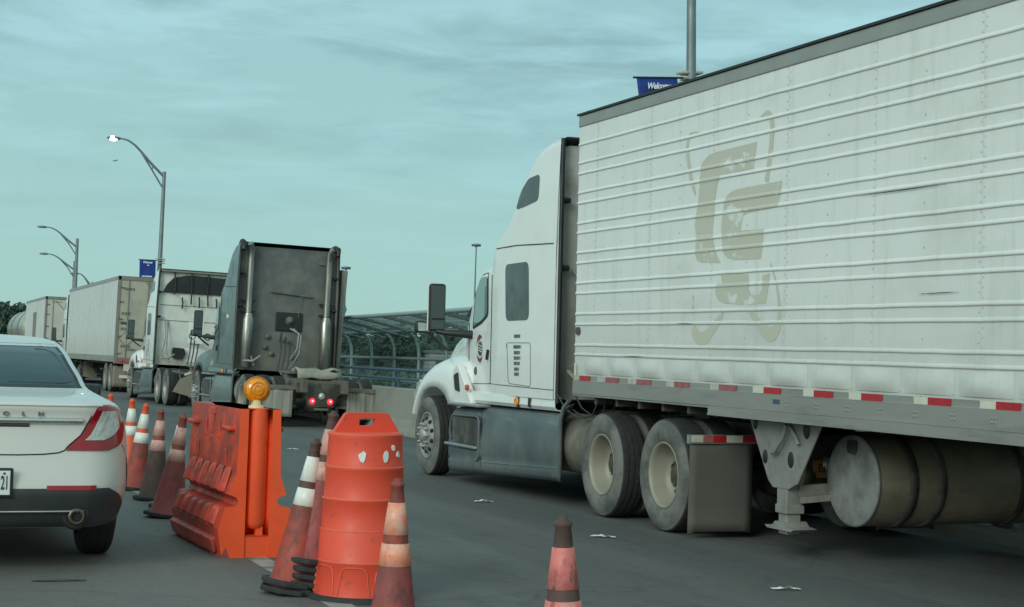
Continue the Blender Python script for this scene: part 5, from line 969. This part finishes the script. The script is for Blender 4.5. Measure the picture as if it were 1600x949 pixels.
# near end: two flat cheeks with a half-round channel between them
for s_ in (-1, 1):
    q.grid([[(s_*a, 0, z), (s_*.088, 0, z)] for a, z in HP], smooth=False)
cz = lin(.16, 1.075, 6); q.grid([[(.088*math.cos(a), .10*math.sin(a), z) for a in lin(0, math.pi, 12)] for z in cz])
q.add([(.088*math.cos(a), .10*math.sin(a), .16) for a in lin(0, math.pi, 12)], [tuple(range(13))])
q.grid([[(.088*math.cos(a), .012, z) for a in lin(0, math.pi, 2)] for z in (0, .16)], smooth=False)
for s_ in (-1, 1): q.add([(s_*.088, 0, 0), (s_*.088, .012, 0), (s_*.088, .012, .16), (s_*.088, 0, .16)], [(0, 1, 2, 3)])
q.grid([[(x_, y_, 1.075) for x_ in (-.15, -.088, .088, .15)] for y_ in (.11, LB)], smooth=False)
for s_ in (-1, 1): q.add([(s_*.15, 0, 1.075), (s_*.088, 0, 1.075), (s_*.088, .11, 1.075), (s_*.15, .11, 1.075)], [(0, 1, 2, 3)])
q.grid([[(.088*math.cos(a), .10*math.sin(a), 1.075) for a in lin(0, math.pi, 12)], [(.088*math.cos(a), .11, 1.075) for a in lin(0, math.pi, 12)]], smooth=False)
body = q.build('barrier_body', M['orangeside'], br, weld=True)
body.data.materials.append(M['orange'])
for p in body.data.polygons:
    if abs(p.normal.y) > .5 or (p.center.y < .1 and abs(p.center.x) < .09): p.material_index = 1
e = body.modifiers.new('b', 'BEVEL'); e.width = .007; e.segments = 2; e.limit_method = 'ANGLE'; e.angle_limit = R(30)
pin = MB(); pin.lathe([(.20, .02), (.215, .055), (.25, .072), (1.08, .072)], 28, 'Z', Matrix.Translation((0, .068, 0)), cap1=True)
pin.box((.025, .05, .12), (.05, .05, .2)); pin.build('hinge_post', M['orange'], br)
for s_ in (-1, 1):
    for i in range(6):
        y = .15+i*.235
        rb = MB(); rb.add([(s_*(hp(.46)+.004), y, .462), (s_*(hp(.60)+.0), y, .64), (s_*(hp(.46)+.004), y+.15, .462), (s_*(hp(.60)), y+.15, .64), (s_*(hp(.46)+.035), y+.02, .465), (s_*(hp(.60)+.030), y+.02, .615), (s_*(hp(.46)+.035), y+.13, .465), (s_*(hp(.60)+.030), y+.13, .615)], [(0, 4, 5, 1), (4, 6, 7, 5), (6, 2, 3, 7), (0, 2, 6, 4), (1, 5, 7, 3)])
        rb.build('flute', M['orangeside'], br, bevel=.012)
        rb = MB(); rb.add([(s_*(hp(.22)), y, .22), (s_*(hp(.355)), y, .358), (s_*(hp(.22)), y+.15, .22), (s_*(hp(.355)), y+.15, .358), (s_*(hp(.22)+.032), y+.02, .235), (s_*(hp(.355)+.03), y+.02, .345), (s_*(hp(.22)+.032), y+.13, .235), (s_*(hp(.355)+.03), y+.13, .345)], [(0, 4, 5, 1), (4, 6, 7, 5), (6, 2, 3, 7), (0, 2, 6, 4), (1, 5, 7, 3)])
        rb.build('flute', M['orangeside'], br, bevel=.012)
    lg2 = MB(); lg2.prism([(s_*.262, .02), (s_*.285, .03), (s_*.312, .125), (s_*.262, .15)], .12, LB-.04, 'XZ'); lg2.build('base_ledge', M['orangeside'], br, bevel=.01)
    for y in (.14, LB-.30): tb_ = MB(); tb_.box((s_*.175, y+.10, .925), (.07, .22, .035)); tb_.build('lug', M['orangeside'], br, bevel=.012)
    for y, z, h_ in ((.62, .90, .14), (.84, .93, .14), (1.06, .90, .14), (.36, .70, .13), (1.30, .72, .13), (.84, 1.03, .06)): rs = MB(); rs.box((s_*(hp(z)+.004), y, z), (.018, .055 if h_ > .1 else .12, h_)); rs.build('rib', M['orangeside'], br, bevel=.008)
    nt_ = MB(); nt_.prism([(.195, -.002+.0), (.225, .075), (.265, .0)], -.004, .30, 'XZ') if s_ > 0 else nt_.prism([(-.195, 0), (-.225, .075), (-.265, .0)], -.004, .30, 'XZ'); nt_.build('foot_notch', M['conemaroon'], br)
# amber warning light
al = empty('warning_light', (2.613, 11.90, 1.078)); tag(al, 'round amber warning light standing on the end of the orange barrier', 'warning light')
q = MB(); q.lathe([(0, .058), (.018, .056), (.024, .036), (.055, .032), (.06, .02)], 20, 'Z', cap0=True); q.build('socket', M['cream'], al)
q = MB(); q.lathe([(-.05, .001), (-.046, .04), (-.034, .07), (-.018, .084), (-.010, .088)], 32, 'Y', Matrix.Translation((0, 0, .135))); q.lathe([(.05, .001), (.046, .04), (.034, .07), (.018, .084), (.010, .088)], 32, 'Y', Matrix.Translation((0, 0, .135)))
for rr_ in (.03, .055): q.lathe([(-.052, rr_), (-.054, rr_+.004), (-.048, rr_+.008)], 32, 'Y', Matrix.Translation((0, 0, .135)))
q.build('lens', M['amber'], al)
q = MB(); q.lathe([(-.014, .088), (-.014, .098), (.014, .098), (.014, .088)], 32, 'Y', Matrix.Translation((0, 0, .135))); q.build('lens_ring', mat('amber_ring', (.55, .18, .015), .4), al)

# ------------------------------------------------------------ channelising drum
dr = empty('traffic_drum', (2.835, 9.75, 0), (0, -.004, R(8))); tag(dr, 'tall faded orange channelizing drum with a slotted handle and scraps of white film', 'traffic drum')
q = MB(); pr_ = [(.0, .290), (.012, .296), (.03, .292), (.225, .268), (.232, .274), (.24, .268), (.42, .262), (.43, .254), (.60, .250), (.608, .256), (.618, .249), (.625, .246), (.79, .240), (.80, .246), (.81, .240), (.818, .236), (.985, .228), (1.0, .232), (1.012, .226), (1.02, .19), (1.022, .001)]
pr_ = [(z, r_*1.0) for z, r_ in pr_]; q.lathe(pr_, 64, 'Z', cap0=True); q.build('drum_body', M['drum'], dr)
q = MB(); q.lathe([(0, .325), (.03, .32), (.034, .29)], 48, 'Z', cap0=True); q.build('dark_base', M['conebase'], dr)  # dark ring for the drum's black foot and the contact shadow under it
q = MB()
for z, r_ in ((.235, .27), (.425, .259), (.613, .252), (.805, .242), (1.003, .229)): q.lathe([(z-.006, r_), (z, r_+.006), (z+.006, r_)], 64, 'Z')
q.build('ring', mat('drum_ring', (.72, .12, .07), .45, var=.1), dr)
for k in range(8):
    a = 2*math.pi*k/8+.2; pts = []
    for u in lin(0, 1, 14): aa = a+(-.34+.68*u); zz = .045+.165*(1-(2*u-1)**6)**.5 if 0 < u < 1 else .045; rr_ = interp([(.03, .292), (.225, .268)], zz)+.003; pts.append((rr_*math.cos(aa), rr_*math.sin(aa), zz))
    q = MB(); q.tube(pts, .004, 5); q.build('arch_rib', MATS['drum_ring'], dr)
q = MB(); hp_ = [(-.20, 1.005), (-.13, 1.125), (-.115, 1.135), (.115, 1.135), (.13, 1.125), (.20, 1.005)]; sl = [(-.055, 1.055), (-.055, 1.10), (.055, 1.10), (.055, 1.055)]
# handle plate with a real slot
q.prism([(-.225, 1.005), (-.145, 1.125), (-.13, 1.135), (-.055, 1.135), (-.055, 1.005)], -.022, .022, 'XZ'); q.prism([(.225, 1.005), (.145, 1.125), (.13, 1.135), (.055, 1.135), (.055, 1.005)], -.022, .022, 'XZ'); q.prism([(-.055, 1.10), (-.055, 1.135), (.055, 1.135), (.055, 1.10)], -.022, .022, 'XZ'); q.prism([(-.055, 1.005), (-.055, 1.055), (.055, 1.055), (.055, 1.005)], -.022, .022, 'XZ')
q.build('handle', M['drum'], dr, weld=True)
for (a, z, sx_, sz_) in ((-2.05, .875, .028, .034), (-1.42, .875, .022, .045), (-1.18, .93, .016, .02), (-.98, .885, .018, .022)):
    q = MB(); r_ = random.Random(int(z*100+a*10)); rr_ = .240; P = []
    for i in range(9): t = 2*math.pi*i/9; k = r_.uniform(.6, 1.1); P.append((a+math.cos(t)*sx_*k/rr_, z+math.sin(t)*sz_*k))
    q.add([(rr_*math.cos(u), rr_*math.sin(u), v_) for u, v_ in P]+[((rr_-.01)*math.cos(u), (rr_-.01)*math.sin(u), v_) for u, v_ in P], [tuple(range(9))]+[(i, (i+1) % 9, 9+(i+1) % 9, 9+i) for i in range(9)]); q.build('film_scrap', M['paper'], dr)
for a in (-1.75, -1.5): q = MB(); q.lathe([(0, .001), (.002, .006)], 8, 'Z', Matrix.Translation((.241*math.cos(a), .241*math.sin(a), .865+.05*(a > -1.6))) @ Matrix.Rotation(a, 4, 'Z') @ Matrix.Rotation(R(90), 4, 'Y')); q.build('bolt', M['cone'], dr)

# ------------------------------------------------------------ cones
def cone(x, y, h, lean, body, band, tip, label, z=0.0, rot=0.3, leany=0.0, bands=True, grp=None):
    t = empty('traffic_cone', (x, y, z)); t.rotation_mode = 'ZYX'; t.rotation_euler = (leany, lean, rot); tag(t, label, 'traffic cone', grp)
    r0, r1 = .028+.122*h, .030
    rad = lambda zz: r0+(r1-r0)*(zz-.03)/(h*.955-.03)
    zb = [h*.54, h*.66, h*.705, h*.875]                   # lower band, gap, upper band
    q = MB(); q.lathe([(.028, rad(.03)+.018), (.04, rad(.04)+.004), (.3*h, rad(.3*h)), (zb[0], rad(zb[0]))], 36, 'Z'); q.build('cone_body', M[body], t)
    q = MB(); q.lathe([(zb[1]-.002, rad(zb[1])-.0015), (zb[2]+.002, rad(zb[2])-.0015)], 36, 'Z'); q.build('collar', M[tip if tip else body], t)
    for a, b_ in ((0, 1), (2, 3)): q = MB(); q.lathe([(zb[a], rad(zb[a])-.003), (zb[a]+.002, rad(zb[a])+.002), (zb[b_]-.002, rad(zb[b_])+.002), (zb[b_], rad(zb[b_])-.003)], 36, 'Z'); q.build('reflective_band', M[band], t)
    q = MB(); q.lathe([(zb[3]-.002, rad(zb[3])-.001), (h*.955, r1), (h*.96, r1+.004), (h*.975, r1+.004), (h*.98, r1-.004), (h*.985, r1-.010), (h, r1-.012), (h, .001)], 30, 'Z'); q.build('tip', M[tip if tip else body], t)
    b_ = r0+.045; c_ = b_*.45; q = MB(); q.prism([(b_, c_), (c_, b_), (-c_, b_), (-b_, c_), (-b_, -c_), (-c_, -b_), (c_, -b_), (b_, -c_)], 0, .034, 'XY'); q.build('base', M['conebase'], t, bevel=.008)
    return t
CG = 'traffic cones between the two lanes'
cone(2.71, 20.6, .93, -.01, 'cone', 'band', None, 'clean orange cone half hidden behind the tail lamp of the white car', grp=CG)
cone(2.74, 19.1, .92, .01, 'cone', 'band', None, 'clean orange cone with white bands, first full cone to the right of the white car', grp=CG)
cone(2.59, 17.6, .92, .10, 'conedirty', 'band', 'cone', 'dirty red cone with bright white bands, between clean orange cone and sooty one', grp=CG)
cone(2.60, 16.4, .90, .055, 'conegrey', 'bandpink', 'conedirty', 'sooty dark brown cone with dull pinkish bands in the middle of the left row', grp=CG)
cone(2.60, 15.4, .90, .10, 'conemaroon', 'band', 'conedirty', 'maroon cone half hidden behind the last cone of the left row', grp=CG)
cone(2.45, 14.7, .92, .14, 'conemaroon', 'bandpink', 'conedirty', 'maroon cone with pink bands, nearest of the left row, beside the orange barrier', grp=CG)
S2 = 'stacked cones left of the orange drum'
for k in range(2):
    cone(2.455+.007*k, 9.98, .92, .13, 'conedirty', 'band', 'conegrey', ('bottom cone of the short stack beside the barrier, only its black base showing', 'red cone with white bands and dark brown tip topping the short stack')[k], z=.002+.045*k, rot=.5+.15*k, grp=S2)
names = ['lowest', 'second lowest', 'middle', 'second highest']
for k in range(5):
    cone(2.555+.006*k, 9.98, .955, .115, 'conemaroon', 'bandpink', 'conegrey', (names[k]+' black cone base in the tall cone stack against the drum') if k < 4 else 'dull brown cone with pinkish bands topping the tall stack, half hidden behind the drum', z=.002+.046*k, rot=.25+.13*k, grp=S2)
cone(2.345, 7.5, .90, 0.0, 'conemaroon', 'bandorange', 'conedirty', 'dusty maroon cone with glowing orange bands, in front of the drum on its right', rot=.2, grp=CG)
cone(2.43, 5.6, .91, -.035, 'conemaroon', 'bandred', 'conegrey', 'dark tipped cone with rosy bands standing alone at the bottom of the photo', rot=.1, grp=CG)

# ------------------------------------------------------------ litter on the road
for (x, y, a, s_, lb) in ((6.0, 16.15, .3, 1.0, 'scrap of white paper on the road left of the front drive wheels'), (5.88, 12.84, -.2, 1.1, 'crumpled white paper scrap on the road just right of the dark tipped cone'), (5.79, 9.66, .1, 1.0, 'white paper scrap on the road nearest the bottom right corner'), (6.14, 25.2, .0, .9, 'flat white scrap lying on the road between the barrier and the grey tractor')):
    q = MB(); r_ = random.Random(int(x*100)); n = 7
    q.grid([[(-.10+.2*i/n*1.0, -.035+.03*j+r_.uniform(-.012, .012), .006+r_.uniform(0, .022)*(1-abs(2*i/n-1))) for i in range(n+1)] for j in range(3)], smooth=False)
    o = q.build('paper_scrap', M['paper'], solid=.0015); o.location = (x, y, .004); o.rotation_euler = (0, 0, a-.35); o.scale = (s_, s_, 1); tag(o, lb, 'litter', 'paper scraps on the road')
q = MB(); r_ = random.Random(8); n = 10
q.add([(.22*math.cos(2*math.pi*i/n)*r_.uniform(.6, 1.1), .05*math.sin(2*math.pi*i/n)*r_.uniform(.6, 1.2), 0) for i in range(n)], [tuple(range(n))]); o = q.build('tar_patch', M['blackmetal']); o.location = (1.14, 10.69, .004); tag(o, kind='structure')
